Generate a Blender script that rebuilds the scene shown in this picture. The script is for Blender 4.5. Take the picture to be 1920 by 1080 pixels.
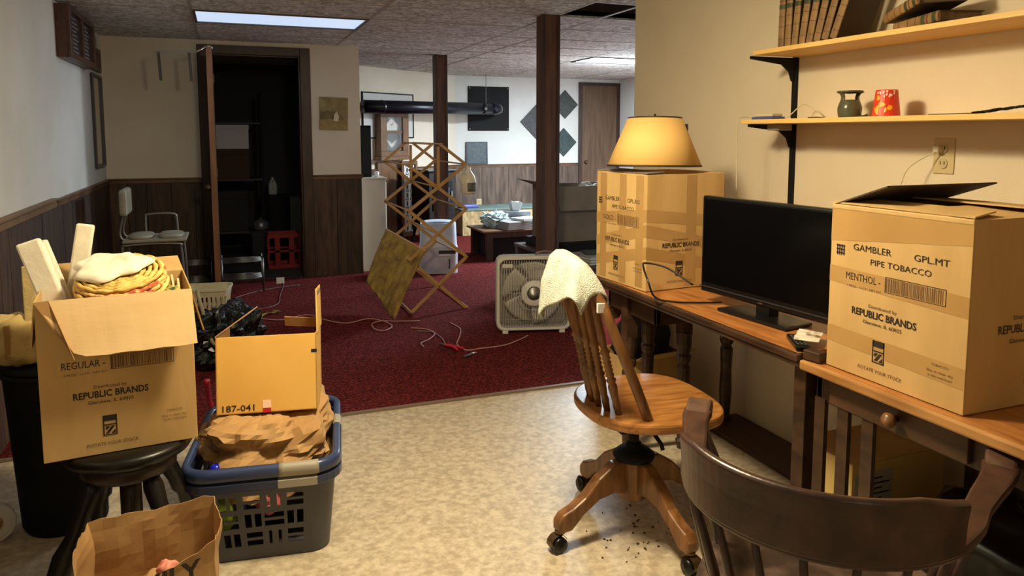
import bpy, bmesh, math, random
from mathutils import Vector as V, Matrix, noise
random.seed(7)
for o in list(bpy.data.objects): bpy.data.objects.remove(o)
S = bpy.context.scene
COL = S.collection
R = math.radians
# ---------------------------------------------------------------- camera
F = 1387.0
cam = bpy.data.cameras.new('camera'); co = bpy.data.objects.new('camera', cam); COL.objects.link(co)
cam.sensor_width = 36; cam.lens = 36*F/1920; cam.shift_y = -150/1920; cam.clip_start = .05
pit, yaw = math.atan(140/F), R(21.174)
co.location = (0, 0, 1.4); co.rotation_euler = (R(90)-pit, 0, -yaw)
S.camera = co
S.view_settings.view_transform = 'Standard'; S.view_settings.look = 'None'
S.view_settings.exposure = 0.25; S.view_settings.gamma = 1; S.view_settings.use_curve_mapping = False
# ---------------------------------------------------------------- world and lamps
w = bpy.data.worlds.new('world'); S.world = w; w.use_nodes = True
w.node_tree.nodes['Background'].inputs[0].default_value = (.9, .85, .8, 1)
w.node_tree.nodes['Background'].inputs[1].default_value = .02
def area(name, loc, sx, sy, e, col, rot=(0, 0, 0), shape='RECTANGLE'):
    l = bpy.data.lights.new(name, 'AREA'); l.shape = shape; l.size = sx; l.size_y = sy; l.energy = e; l.color = col
    o = bpy.data.objects.new(name, l); o.location = loc; o.rotation_euler = rot; COL.objects.link(o); return o
area('warm_ceiling_lamp', (.62, 2.0, 2.10), .34, .34, 32, (1, .86, .56), shape='DISK')
def point_fill(name, loc, r, e, col):
    l = bpy.data.lights.new(name, 'POINT'); l.shadow_soft_size = r; l.energy = e; l.color = col
    o = bpy.data.objects.new(name, l); o.location = loc; COL.objects.link(o)
point_fill('warm_ceiling_fill', (.62, 2.0, 2.06), .11, 38, (1, .86, .56))  # point source added at the warm lamp so the ceiling gets light too
area('far_panel_lamp', (4.44, 7.705, 2.22), 1.1, .5, 220, (.80, .92, 1))
point_fill('far_ceiling_fill', (4.44, 7.7, 1.75), .3, 40, (.80, .92, 1))  # added point source below the far panel, brightens the far ceiling
area('near_panel_lamp', (.43, 5.875, 2.225), 1.1, .5, 3.5, (.80, .90, 1))
area('rear_fill', (.6, -.7, 2.17), .34, .34, 3, (1, .84, .62), shape='DISK')  # unseen fill light added behind the viewer to lessen the darkness
EM_FAR, EM_NEAR = 9.0, 0.85

# ---------------------------------------------------------------- materials
def lin(c):
    f = lambda x: (x/12.92 if x <= .04045 else ((x+.055)/1.055)**2.4)
    return tuple(f(x/255) for x in c)+(1,)
MC = {}
def mat(name, c1, c2=None, sc=6, st=(1, 1, 1), rough=.65, metal=0, bump=0, bsc=60, emit=0, detail=4, dist=0, rand=0, lo=.35, hi=.65, trans=0, alpha=1, c3=None, voronoi=False, spec=.5):
    if name in MC: return MC[name]
    m = bpy.data.materials.new(name); m.use_nodes = True; nt = m.node_tree; N = nt.nodes; L = nt.links
    b = N['Principled BSDF']; b.inputs['Roughness'].default_value = rough; b.inputs['Metallic'].default_value = metal
    b.inputs['Base Color'].default_value = lin(c1); b.inputs['Specular IOR Level'].default_value = spec
    if trans: b.inputs['Transmission Weight'].default_value = trans
    if alpha < 1: b.inputs['Alpha'].default_value = alpha
    if emit:
        b.inputs['Emission Color'].default_value = lin(c1); b.inputs['Emission Strength'].default_value = emit
    if c2 or bump:
        tc = N.new('ShaderNodeTexCoord'); mp = N.new('ShaderNodeMapping'); mp.inputs['Scale'].default_value = st
        L.new(tc.outputs['Object'], mp.inputs[0])
        oi = N.new('ShaderNodeObjectInfo'); mul = N.new('ShaderNodeMath'); mul.operation = 'MULTIPLY'; mul.inputs[1].default_value = 37
        L.new(oi.outputs['Random'], mul.inputs[0]); cb = N.new('ShaderNodeCombineXYZ')
        for i in range(3): L.new(mul.outputs[0], cb.inputs[i])
        L.new(cb.outputs[0], mp.inputs['Location'])
        if c2:
            if voronoi:
                n = N.new('ShaderNodeTexVoronoi'); n.inputs['Scale'].default_value = sc; fo = n.outputs['Distance']
            else:
                n = N.new('ShaderNodeTexNoise'); n.inputs['Scale'].default_value = sc; n.inputs['Detail'].default_value = detail; n.inputs['Distortion'].default_value = dist; fo = n.outputs[0]
            L.new(mp.outputs[0], n.inputs['Vector'])
            r = N.new('ShaderNodeValToRGB'); r.color_ramp.elements[0].position = lo; r.color_ramp.elements[1].position = hi
            r.color_ramp.elements[0].color = lin(c1); r.color_ramp.elements[1].color = lin(c2)
            if c3:
                e = r.color_ramp.elements.new((lo+hi)/2); e.color = lin(c3)
            L.new(fo, r.inputs[0]); out = r.outputs[0]
            if rand:
                hs = N.new('ShaderNodeHueSaturation'); ma = N.new('ShaderNodeMapRange')
                ma.inputs[3].default_value = 1-rand; ma.inputs[4].default_value = 1+rand
                L.new(oi.outputs['Random'], ma.inputs[0]); L.new(ma.outputs[0], hs.inputs['Value']); L.new(out, hs.inputs['Color']); out = hs.outputs[0]
            L.new(out, b.inputs['Base Color'])
        if bump:
            n2 = N.new('ShaderNodeTexNoise'); n2.inputs['Scale'].default_value = bsc; n2.inputs['Detail'].default_value = 5
            L.new(mp.outputs[0], n2.inputs['Vector'])
            bp = N.new('ShaderNodeBump'); bp.inputs['Strength'].default_value = bump; bp.inputs['Distance'].default_value = .01
            L.new(n2.outputs[0], bp.inputs['Height']); L.new(bp.outputs[0], b.inputs['Normal'])
    MC[name] = m; return m
plaster = mat('plaster', (226, 216, 198), (218, 206, 186), sc=2, rough=.8, bump=.08, bsc=90)
plaster_w = mat('plaster_white', (222, 222, 218), (212, 211, 205), sc=2, rough=.8, bump=.08, bsc=90)
wains = mat('wainscot_wood', (46, 30, 19), (80, 56, 37), sc=5, st=(5, 5, .7), rough=.6, bump=.15, bsc=40, rand=.28, dist=.6)
wains_g = mat('wainscot_weathered', (72, 56, 46), (110, 90, 76), sc=5, st=(4, 4, .6), rough=.6, bump=.15, bsc=30, rand=.2, dist=.6)
trimw = mat('trim_wood', (88, 58, 34), (116, 82, 52), sc=5, st=(1, 1, 1), rough=.5, rand=.1)
darkw = mat('dark_wood', (42, 26, 18), (68, 42, 27), sc=5, st=(4, 4, .8), rough=.45, bump=.08, bsc=40)
postw = mat('post_wood', (66, 38, 22), (98, 60, 36), sc=6, st=(5, 5, .5), rough=.5, bump=.1, bsc=40, dist=.4)
vinyl = mat('vinyl', (172, 156, 132), (206, 192, 168), sc=38, rough=.42, detail=9, lo=.36, hi=.64, c3=(190, 175, 150), bump=.05, bsc=40)
carpet = mat('carpet', (58, 15, 16), (142, 60, 53), sc=85, rough=1, detail=3, lo=.35, hi=.7, bump=1.0, bsc=170, c3=(96, 29, 29), spec=.1)
tilem = mat('ceiling_tile', (150, 148, 142), (232, 230, 224), sc=14, rough=.9, detail=5, dist=1.8, lo=.36, hi=.62, bump=.8, bsc=24, c3=(196, 193, 187))
black = mat('black_plastic', (9, 9, 10), rough=.32)
blackm = mat('black_matte', (12, 11, 11), (17, 16, 16), rough=.75, spec=.3)
void = mat('dark_cavity', (16, 14, 13), rough=.9)
card = mat('cardboard', (184, 148, 92), (202, 166, 110), sc=7, st=(1, 1, .25), rough=.75, bump=.12, bsc=30, rand=.04)
card_p = mat('cardboard_pale', (206, 172, 122), (218, 186, 138), sc=7, st=(.3, 1, 1), rough=.78, bump=.12, bsc=30)
card_y = mat('cardboard_yellow', (214, 166, 82), (222, 176, 92), sc=5, rough=.7, bump=.05, bsc=30)
card_g = mat('cardboard_grey', (112, 100, 88), (126, 114, 100), sc=5, rough=.8)
card_in = mat('cardboard_inside', (150, 112, 66), (164, 124, 76), sc=6, rough=.8)
tape = mat('packing_tape', (184, 146, 92), (170, 132, 80), sc=4, rough=.25)
ink = mat('printing_ink', (38, 28, 26), rough=.7)
ink_f = mat('faded_ink', (104, 74, 50), rough=.75)
kraft = mat('kraft_paper', (160, 122, 76), (178, 140, 92), sc=6, rough=.8, bump=.25, bsc=14)
oak = mat('honey_oak', (136, 86, 40), (174, 120, 64), sc=6, st=(1.2, 7, 7), rough=.32, dist=.6, bump=.04, bsc=30)
oak_v = mat('honey_oak_upright', (98, 62, 32), (138, 94, 54), sc=6, st=(5, 5, 1), rough=.35, dist=.6)
desk_t = mat('desk_top', (144, 88, 42), (176, 116, 62), sc=5, st=(7, 1, 7), rough=.35, dist=.5)
desk_d = mat('desk_dark', (46, 30, 20), (72, 49, 33), sc=5, st=(5, 1.2, 5), rough=.38, dist=.5)
desk_e = mat('desk_edge_oak', (150, 104, 56), (184, 134, 80), sc=5, st=(6, 1, 6), rough=.35)
capt = mat('captain_wood', (44, 28, 24), (72, 46, 38), sc=7, st=(2, 2, 2), rough=.34, dist=.4, bump=.06, bsc=50)
capt_w = mat('captain_wood_worn', (84, 60, 46), (52, 34, 28), sc=20, rough=.4, lo=.4, hi=.6)
chrome = mat('chrome', (200, 200, 200), rough=.18, metal=1)
steel = mat('dull_steel', (130, 128, 124), rough=.35, metal=.9)
brass = mat('dull_brass', (120, 100, 70), rough=.35, metal=.9)
white = mat('white_plastic', (226, 226, 226), rough=.4)
cream = mat('cream_plastic', (216, 206, 176), (206, 195, 160), rough=.5)
cloth_w = mat('white_cloth', (232, 224, 206), (220, 210, 190), sc=20, rough=.9, bump=.1, bsc=60)
towelm = mat('terry_towel', (216, 216, 204), (198, 198, 184), sc=25, rough=1, bump=.9, bsc=260)
pine = mat('pine_board', (222, 178, 100), (232, 192, 118), sc=5, st=(6, 1, 6), rough=.5)
rackw = mat('beech_rods', (178, 136, 84), (196, 154, 100), sc=8, rough=.5)
shade_m = mat('lamp_shade_paper', (216, 172, 98), (222, 180, 108), sc=3, rough=.75, bump=.03, bsc=90)
navy = mat('navy_plastic', (46, 60, 96), (52, 66, 104), rough=.28)
greyp = mat('charcoal_plastic', (66, 66, 74), (72, 72, 80), rough=.42)
gripm = mat('grey_grip', (150, 144, 132), rough=.5)
# ---------------------------------------------------------------- geometry helpers
class MB:
    def __init__(s): s.v = []; s.f = []
    def add(s, vs, fs):
        n = len(s.v); s.v += [tuple(x) for x in vs]; s.f += [tuple(i+n for i in f) for f in fs]; return s
    def box(s, a, b, M=None):
        x0, y0, z0 = a; x1, y1, z1 = b
        vs = [V(p) for p in ((x0, y0, z0), (x1, y0, z0), (x1, y1, z0), (x0, y1, z0), (x0, y0, z1), (x1, y0, z1), (x1, y1, z1), (x0, y1, z1))]
        if M: vs = [M @ p for p in vs]
        return s.add(vs, [(0, 3, 2, 1), (4, 5, 6, 7), (0, 1, 5, 4), (1, 2, 6, 5), (2, 3, 7, 6), (3, 0, 4, 7)])
    def cbox(s, c, d, M=None):
        return s.box([c[i]-d[i]/2 for i in range(3)], [c[i]+d[i]/2 for i in range(3)], M)
    def bar(s, p, q, w, h=None, up=V((0, 0, 1))):
        p, q = V(p), V(q); h = h or w; d = (q-p); l = d.length; d.normalize()
        if abs(d.dot(up)) > .98: up = V((0, 1, 0))
        x = d.cross(up).normalized(); y = x.cross(d)
        M = Matrix((x, d, y)).transposed().to_4x4(); M.translation = p
        return s.box((-w/2, 0, -h/2), (w/2, l, h/2), M)
    def tube(s, pts, r, seg=8, closed=False, cap=True):
        pts = [V(p) for p in pts]; n = len(pts); rs = r if isinstance(r, (list, tuple)) else [r]*n
        ref = None; rings = []
        for i, p in enumerate(pts):
            a = pts[(i-1) % n] if (closed or i > 0) else p; b = pts[(i+1) % n] if (closed or i < n-1) else p
            d = (b-a).normalized()
            if ref is None: ref = d.orthogonal().normalized()
            x = (ref-d*ref.dot(d))
            x = x.normalized() if x.length > 1e-5 else d.orthogonal().normalized()
            ref = x; y = d.cross(x)
            rings.append([p+(x*math.cos(t)+y*math.sin(t))*rs[i] for t in [2*math.pi*k/seg for k in range(seg)]])
        vs = [v for rg in rings for v in rg]; fs = []
        for i in range(n if closed else n-1):
            j = (i+1) % n
            for k in range(seg): fs.append((i*seg+k, i*seg+(k+1) % seg, j*seg+(k+1) % seg, j*seg+k))
        if cap and not closed: fs += [tuple(range(seg-1, -1, -1)), tuple((n-1)*seg+k for k in range(seg))]
        return s.add(vs, fs)
    def lathe(s, prof, c=(0, 0, 0), seg=24, M=None, cap=True):
        vs = []; fs = []
        for r_, z in prof:
            for k in range(seg):
                t = 2*math.pi*k/seg; p = V((r_*math.cos(t), r_*math.sin(t), z))
                vs.append((M @ p if M else p)+V(c))
        for i in range(len(prof)-1):
            for k in range(seg): fs.append((i*seg+k, i*seg+(k+1) % seg, (i+1)*seg+(k+1) % seg, (i+1)*seg+k))
        if cap: fs += [tuple(range(seg-1, -1, -1)), tuple((len(prof)-1)*seg+k for k in range(seg))]
        return s.add(vs, fs)
    def turned(s, p, q, prof, seg=10):                       # prof: (t, radius) along p->q
        p, q = V(p), V(q)
        return s.tube([p.lerp(q, t) for t, r in prof], [r for t, r in prof], seg)
    def prism(s, poly, h, M):                                # poly in local xy, extruded along local z by h, placed by M
        n = len(poly); vs = [M @ V((x, y, 0)) for x, y in poly]+[M @ V((x, y, h)) for x, y in poly]
        return s.add(vs, [tuple(range(n-1, -1, -1)), tuple(range(n, 2*n))]+[(i, (i+1) % n, n+(i+1) % n, n+i) for i in range(n)])
    def grid(s, fn, nu, nv, closeu=False, skip=None):
        n = nu if closeu else nu+1
        vs = [fn(i/nu, j/nv) for j in range(nv+1) for i in range(n)]
        fs = [(j*n+i, j*n+(i+1) % n, (j+1)*n+(i+1) % n, (j+1)*n+i) for j in range(nv) for i in range(nu) if not (skip and skip(i, j))]
        return s.add(vs, fs)
    def sweep(s, path, prof, ups=None, closed=False):        # prof: (side, up) points; side is horizontal normal of the path
        pts = [V(p) for p in path]; n = len(pts); m = len(prof[0]) if isinstance(prof[0][0], (list, tuple)) else len(prof)
        vs = []
        for i, p in enumerate(pts):
            a = pts[(i-1) % n] if (closed or i > 0) else p; b = pts[(i+1) % n] if (closed or i < n-1) else p
            d = b-a; d.z = 0; d.normalize(); sd = V((d.y, -d.x, 0))
            pr = prof[i] if isinstance(prof[0][0], (list, tuple)) else prof
            vs += [p+sd*x+V((0, 0, z)) for x, z in pr]
        fs = []
        for i in range(n if closed else n-1):
            j = (i+1) % n
            for k in range(m): fs.append((i*m+k, i*m+(k+1) % m, j*m+(k+1) % m, j*m+k))
        if not closed: fs += [tuple(range(m-1, -1, -1)), tuple((n-1)*m+k for k in range(m))]
        return s.add(vs, fs)
    def blob(s, c, r, amp=.1, nsc=6, pw=3, nu=28, nv=18, seed=0, flat=None):   # crumpled rounded lump
        def fn(u, v):
            a = 2*math.pi*u; b = math.pi*(v-.5)
            d = V((math.cos(a)*math.cos(b), math.sin(a)*math.cos(b), math.sin(b)))
            k = (sum(abs(x)**pw for x in d))**(-1/pw)
            d = d*k; q = d*1.0+V((seed*3.1, seed, 0))
            e = 1+amp*(noise.noise(q*nsc*.3)*1.1+.6*abs(noise.noise(q*nsc*.8)))
            p = V((c[0]+d.x*r[0]*e, c[1]+d.y*r[1]*e, c[2]+d.z*r[2]*e))
            if flat is not None and p.z < flat: p.z = flat
            return p
        return s.grid(fn, nu, nv, closeu=True)
    def build(s, name, m, parent=None, smooth=False, bevel=0, solid=0, sub=0):
        me = bpy.data.meshes.new(name); me.from_pydata([tuple(v) for v in s.v], [], s.f); me.update()
        bm = bmesh.new(); bm.from_mesh(me); bmesh.ops.recalc_face_normals(bm, faces=bm.faces[:]); bm.to_mesh(me); bm.free()
        me.materials.append(m)
        if smooth:
            for p in me.polygons: p.use_smooth = True
        o = bpy.data.objects.new(name, me); COL.objects.link(o)
        if parent: o.parent = parent
        if solid: md = o.modifiers.new('solid', 'SOLIDIFY'); md.thickness = solid; md.offset = 0
        if bevel:
            md = o.modifiers.new('bevel', 'BEVEL'); md.width = bevel; md.segments = 2; md.limit_method = 'ANGLE'; md.angle_limit = R(40)
        if sub: md = o.modifiers.new('sub', 'SUBSURF'); md.levels = sub; md.render_levels = sub
        return o
def thing(name, label, cat, loc=(0, 0, 0), rz=0, group=None, rot=None):
    o = bpy.data.objects.new(name, None); o.empty_display_size = .1; COL.objects.link(o); o.location = loc
    o.rotation_euler = rot if rot else (0, 0, rz); o['label'] = label; o['category'] = cat
    if group: o['group'] = group
    return o
def tag(o, label, cat, group=None):
    o['label'] = label; o['category'] = cat
    if group: o['group'] = group
    return o
def struct(o): o['kind'] = 'structure'; return o
def stuff(o): o['kind'] = 'stuff'; return o
def bez(pts, n=10):                                          # Catmull-Rom through points
    P = [V(p) for p in pts]; out = []
    for i in range(len(P)-1):
        a = P[max(i-1, 0)]; b = P[i]; c = P[i+1]; d = P[min(i+2, len(P)-1)]
        for k in range(n):
            t = k/n; out.append(.5*((2*b)+(c-a)*t+(2*a-5*b+4*c-d)*t*t+(3*b-a-3*c+d)*t**3))
    out.append(P[-1]); return out
class Print:                                                 # flat printing on a face: origin, right, up, normal
    def __init__(s, o, u, v, off=.0012): s.o = V(o); s.u = V(u).normalized(); s.v = V(v).normalized(); s.n = s.u.cross(s.v); s.m = MB(); s.off = off
    def pt(s, a, b): return s.o+s.u*a+s.v*b+s.n*s.off
    def rect(s, a0, b0, a1, b1): s.m.add([s.pt(a0, b0), s.pt(a1, b0), s.pt(a1, b1), s.pt(a0, b1)], [(0, 1, 2, 3)]); return s
    def poly(s, pts): s.m.add([s.pt(a, b) for a, b in pts], [tuple(range(len(pts)))]); return s
    def text(s, t, a0, a1, b, h, bold=0, slope=0):
        cu = bpy.data.curves.new('t', 'FONT'); cu.body = t; cu.offset = bold; cu.resolution_u = 2
        ob = bpy.data.objects.new('t', cu); COL.objects.link(ob)
        me = bpy.data.meshes.new_from_object(ob); bpy.data.objects.remove(ob)
        xs = [v.co.x for v in me.vertices]; x0, x1 = min(xs), max(xs)
        k = (a1-a0)/(x1-x0); ky = h/.7
        s.m.add([s.pt(a0+(v.co.x-x0)*k, b+v.co.y*ky+slope*(v.co.x-x0)*k) for v in me.vertices], [tuple(p.vertices) for p in me.polygons])
        bpy.data.meshes.remove(me); return s
    def build(s, name, m, parent):
        me = bpy.data.meshes.new(name); me.from_pydata([tuple(v) for v in s.m.v], [], s.m.f); me.materials.append(m)
        o = bpy.data.objects.new(name, me); COL.objects.link(o); o.parent = parent; return o
# ================================================================ ROOM SHELL
XL, YB, XR, YF = -.975, 7.35, 2.33, 10.5
CZ, TOP = 2.24, 2.46
struct(MB().box((-1.2, -1.6, -.12), (6, 3.63, 0)).build('floor', vinyl))
struct(MB().box((-1.2, 3.63, -.12), (6, YB, .008)).box((1.25, YB, -.12), (6, 10.7, .008)).build('carpet', carpet))
struct(MB().box((XL, 3.615, 0), (2.33, 3.638, .011)).build('trim_1', mat('metal_strip', (120, 100, 84), rough=.45)))
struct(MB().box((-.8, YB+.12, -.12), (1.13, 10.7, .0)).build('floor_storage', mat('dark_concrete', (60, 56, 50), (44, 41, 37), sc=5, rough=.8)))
ceil = struct(MB().box((-1.2, -1.7, TOP), (6.1, 10.8, TOP+.1)).build('ceiling', void))
# ceiling tiles in a 1.22 x 0.61 grid, one missing tile by the post
xs = [XL, -.18, 1.04, 2.26, 2.61, 3.83, 5.05, 5.9]; y0 = 5.57
ys = [-1.6]+[round(y0+.61*k, 3) for k in range(-11, 9) if -1.5 < y0+.61*k < 10.4]+[10.5]
for i in range(len(xs)-1):
    for j in range(len(ys)-1):
        a, b, c, d = xs[i], xs[i+1], ys[j], ys[j+1]
        if i >= 3 and d < 3.7: continue
        if abs(c-4.35) < .02 and i in (3, 4): continue
        if (i == 1 and abs(c-5.57) < .02) or (i == 5 and abs(c-7.40) < .02): continue
        t = MB().box((a+.004, c+.004, CZ+random.uniform(0, .003)), (b-.004, d-.004, CZ+.016)).build('ceiling_tile', tilem, ceil)
g = MB()
for x in xs[1:-1]: g.box((x-.011, -1.6, CZ-.001), (x+.011, 10.5, CZ+.004))
for y in ys[1:-1]: g.box((XL, y-.011, CZ-.0015), (5.9, y+.011, CZ+.0035))
g.build('ceiling_grid', mat('grid_metal', (168, 160, 152), rough=.6), ceil)
for k in range(5):
    MB().box((2.3, 4.2+k*.4, 2.30), (5.8, 4.24+k*.4, TOP)).build('joist', darkw, ceil)
def planks(wall, p, q, z0, z1, m, wid=(.14, .2), th=.014, side=1):
    p, q = V(p), V(q); d = (q-p); L = d.length; d.normalize(); n = V((d.y, -d.x, 0))*side
    M = Matrix((d, n, V((0, 0, 1)))).transposed().to_4x4(); M.translation = p
    t = 0
    while t < L-.01:
        wd = min(random.uniform(*wid), L-t)
        if L-t-wd < .05: wd = L-t
        o = MB().box((t+.0025, .001, z0), (t+wd-.0025, th+random.uniform(0, .003), z1), M).build('plank', m, wall)
        t += wd
    MB().box((0, -.001, z0), (L, .003, z1), M).build('dark_gap_sheet', void, wall)  # near-black sheet added behind the planks, stands in for shade in the gaps
def moulding(name, p, q, z, m, h=.045, th=.035, side=1):
    p, q = V(p), V(q); d = (q-p); L = d.length; d.normalize(); n = V((d.y, -d.x, 0))*side
    M = Matrix((d, n, V((0, 0, 1)))).transposed().to_4x4(); M.translation = p
    b = MB().box((0, 0, z-h), (L, th*.6, z-.012), M).box((0, 0, z-.012), (L, th, z), M)
    return struct(b.build(name, m, bevel=.003))
# left wall
wl = struct(MB().box((XL-.12, -1.6, 0), (XL, YB, TOP)).build('wall_left', plaster_w))
planks(wl, (XL, YB, 0), (XL, 1.0, 0), .0, .97, wains, side=-1)
moulding('trim_2', (XL, 5.1, 0), (XL, YB, 0), 1.0, trimw)
moulding('trim_3', (XL, 1.0, 0), (XL, 5.1, 0), 1.015, mat('trim_wood_pale', (110, 84, 54), (128, 100, 66), rough=.5), h=.055, th=.045)
# partition wall with the open doorway
wb = struct(MB().box((XL-.12, YB, 0), (-.11, YB+.12, TOP)).box((.69, YB, 0), (1.25, YB+.12, TOP)).box((-.11, YB, 2.12), (.69, YB+.12, TOP)).build('wall_back', plaster))
planks(wb, (XL+.015, YB, 0), (-.205, YB, 0), 0, .97, wains)
planks(wb, (.785, YB, 0), (1.25, YB, 0), 0, .97, wains, wid=(.2, .3))
moulding('trim_4', (XL, YB, 0), (-.205, YB, 0), 1.0, trimw)
moulding('trim_5', (.785, YB, 0), (1.262, YB, 0), 1.0, trimw)
cs = MB().box((-.205, YB-.022, 0), (-.11, YB, 2.2)).box((.69, YB-.022, 0), (.785, YB, 2.2)).box((-.11, YB-.022, 2.12), (.69, YB, 2.2))
cs.box((-.11, YB-.01, 0), (-.095, YB+.12, 2.12)).box((.675, YB-.01, 0), (.69, YB+.12, 2.12)).box((-.095, YB-.01, 2.105), (.675, YB+.12, 2.12))
struct(cs.build('trim_6', darkw, bevel=.004))
door = struct(MB().box((-.112, 6.58, .02), (-.07, 7.30, 2.1)).build('door_1', darkw, bevel=.002))
MB().box((-.113, 6.565, .02), (-.069, 6.58, 2.1)).build('edge_strip', mat('door_edge', (120, 74, 44), (140, 90, 56), sc=5, st=(4, 4, .6), rough=.5), door)
MB().lathe([(.0, 0), (.026, 0), (.03, .02), (.02, .045), (0, .05)], seg=14, M=Matrix.Rotation(R(-90), 4, 'Y'), c=(-.112, 6.65, .95)).build('door_knob', brass, door, smooth=True)
for z in (.25, 1.0, 1.85): MB().box((-.07, 7.27, z), (-.066, 7.31, z+.08)).build('hinge', brass, door)
# storage room behind the doorway
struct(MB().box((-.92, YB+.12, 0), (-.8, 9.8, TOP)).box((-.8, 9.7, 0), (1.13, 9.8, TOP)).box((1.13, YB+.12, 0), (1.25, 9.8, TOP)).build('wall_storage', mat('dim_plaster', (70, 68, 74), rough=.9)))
# right wall
wr = struct(MB().box((XR, -1.6, 0), (XR+.12, 3.96, TOP)).build('wall_right', mat('plaster_warm', (228, 212, 184), (220, 203, 174), sc=1.6, rough=.8, bump=.1, bsc=70)))
struct(MB().box((XR+.12, 3.84, 0), (5.9, 3.96, TOP)).build('wall_beyond', plaster_w))
struct(MB().box((-1.1, -1.72, 0), (2.45, -1.6, TOP)).build('wall_behind', plaster))
# far room
wf = struct(MB().box((3.0, YF, 0), (6.0, YF+.12, TOP)).build('wall_far', plaster_w))
struct(MB().box((5.9, 3.84, 0), (6.0, YF+.12, TOP)).build('wall_far_right', plaster_w))
planks(wf, (3.17, YF, 0), (5.2, YF, 0), 0, .91, wains_g, wid=(.36, .44))
moulding('trim_7', (3.17, YF, 0), (5.2, YF, 0), .94, trimw)
A, B = V((1.25, 9.2, 0)), V((3.17, 10.5, 0)); dg = (B-A).normalized(); dn = V((dg.y, -dg.x, 0))
MD = Matrix((dg, dn, V((0, 0, 1)))).transposed().to_4x4(); MD.translation = A     # x along the angled wall, y out into the room
wd = struct(MB().box((-.2, -.12, 0), (2.32, 0, TOP), MD).build('wall_angled', plaster))
planks(wd, A, B, 0, .91, wains, wid=(.2, .28))
moulding('trim_8', A, B, .94, trimw)
struct(MB().box((1.19, YB+.12, 0), (1.25, 9.25, TOP)).build('wall_stub', plaster))
# brown door of the far wall
d2 = struct(MB().box((5.24, YF-.03, .01), (5.84, YF, 2.14)).build('door_2', mat('far_door_wood', (84, 60, 42), (104, 78, 56), sc=5, st=(5, 5, .5), rough=.5)))
MB().box((5.18, YF-.035, 0), (5.24, YF, 2.19)).box((5.84, YF-.035, 0), (5.9, YF, 2.19)).box((5.24, YF-.035, 2.14), (5.84, YF, 2.19)).build('door_casing', darkw, d2)
MB().lathe([(.0, 0), (.026, 0), (.03, .02), (.02, .045), (0, .05)], seg=12, M=Matrix.Rotation(R(90), 4, 'X'), c=(5.3, YF-.03, .95)).build('door_knob', brass, d2, smooth=True)
# ceiling lights
def troffer(x, y, em, label, col, sx=1.2, sy=.59):
    t = thing('ceiling_light', label, 'light', (x, y, CZ-.004))
    f = MB()
    for a, b in (((-sx/2, -sy/2), (sx/2, -sy/2+.014)), ((-sx/2, sy/2-.014), (sx/2, sy/2)), ((-sx/2, -sy/2+.014), (-sx/2+.014, sy/2-.014)), ((sx/2-.014, -sy/2+.014), (sx/2, sy/2-.014))):
        f.box((a[0], a[1], -.006), (b[0], b[1], .03))
    f.build('light_frame', mat('dark_frame', (70, 64, 60), rough=.6), t)
    MB().grid(lambda u, v: V(((u-.5)*(sx-.03), (v-.5)*(sy-.03), .004)), 6, 1).build('diffuser', mat('diffuser_%s' % label[:4], col, emit=em, rough=.4), t)
    MB().box((-sx/2+.02, -sy/2+.02, .03), (sx/2-.02, sy/2-.02, .09)).build('light_housing', white, t)
    return t
troffer(.43, 5.875, EM_NEAR, 'long dim fluorescent ceiling panel in front of the open doorway', (196, 214, 240))
troffer(4.44, 7.705, EM_FAR, 'bright white fluorescent ceiling panel in the far room', (214, 236, 255))
def dome(x, y, label):
    t = thing('ceiling_lamp', label, 'lamp', (x, y, CZ))
    MB().lathe([(.19, 0), (.2, -.012), (.19, -.03), (.185, -.03), (.185, 0)], seg=32, cap=False).build('lamp_rim', brass, t, smooth=True)
    MB().lathe([(.185, -.004), (.001, -.004)], seg=32, cap=False).build('lamp_glass', mat('warm_glass', (255, 205, 140), rough=.3), t)
dome(.62, 2.0, 'round warm ceiling lamp above the open floor')
dome(.6, -.7, 'added round fixture of the fill light behind the viewer')  # unseen fixture body added for the rear fill light
# posts
for x, y, lb in ((2.2, 4.97, 'tall square wooden post right of the picture centre behind the fan'), (2.2, 7.85, 'narrower looking wooden post behind the folding drying rack')):
    s_ = .062
    t = thing('support_post', lb, 'post', (x, y, 0), group='wooden support posts')
    MB().box((-s_, -s_, .008), (s_, s_, CZ)).build('post_shaft', postw, t, bevel=.003)
    MB().box((-s_-.006, -s_-.008, .009), (-s_+.016, -s_-.001, CZ-.001)).box((s_-.016, -s_-.008, .009), (s_+.006, -s_-.001, CZ-.001)).build('corner_batten', darkw, t)
# ================================================================ TABLES BY THE RIGHT WALL
def leg_prof(): return [(0, .022), (.05, .026), (.07, .03), (.09, .02), (.11, .024), (.3, .03), (.5, .026), (.7, .03), (.73, .022), (.76, .032), (.8, .034), (.82, .026), (.85, .03), (.9, .034), (1, .034)]
t = thing('dropleaf_table', 'dark edged table with red brown top carrying the television and the farther carton', 'table', (1.92, 2.30, 0))
MB().box((-.375, -.63, .742), (.385, .645, .76)).build('tabletop', desk_t, t, bevel=.003)
e = MB().box((-.397, -.65, .738), (-.373, .665, .7615)).box((-.373, .645, .738), (.385, .665, .7615)).box((-.39, -.65, .722), (-.34, .66, .738))
e.build('edge_moulding', desk_d, t, bevel=.006)
MB().box((-.33, .2, .63), (-.31, .6, .722)).box((-.33, .58, .63), (.3, .6, .722)).box((-.33, .2, .63), (.3, .22, .722)).build('apron', desk_d, t, bevel=.003)
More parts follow.
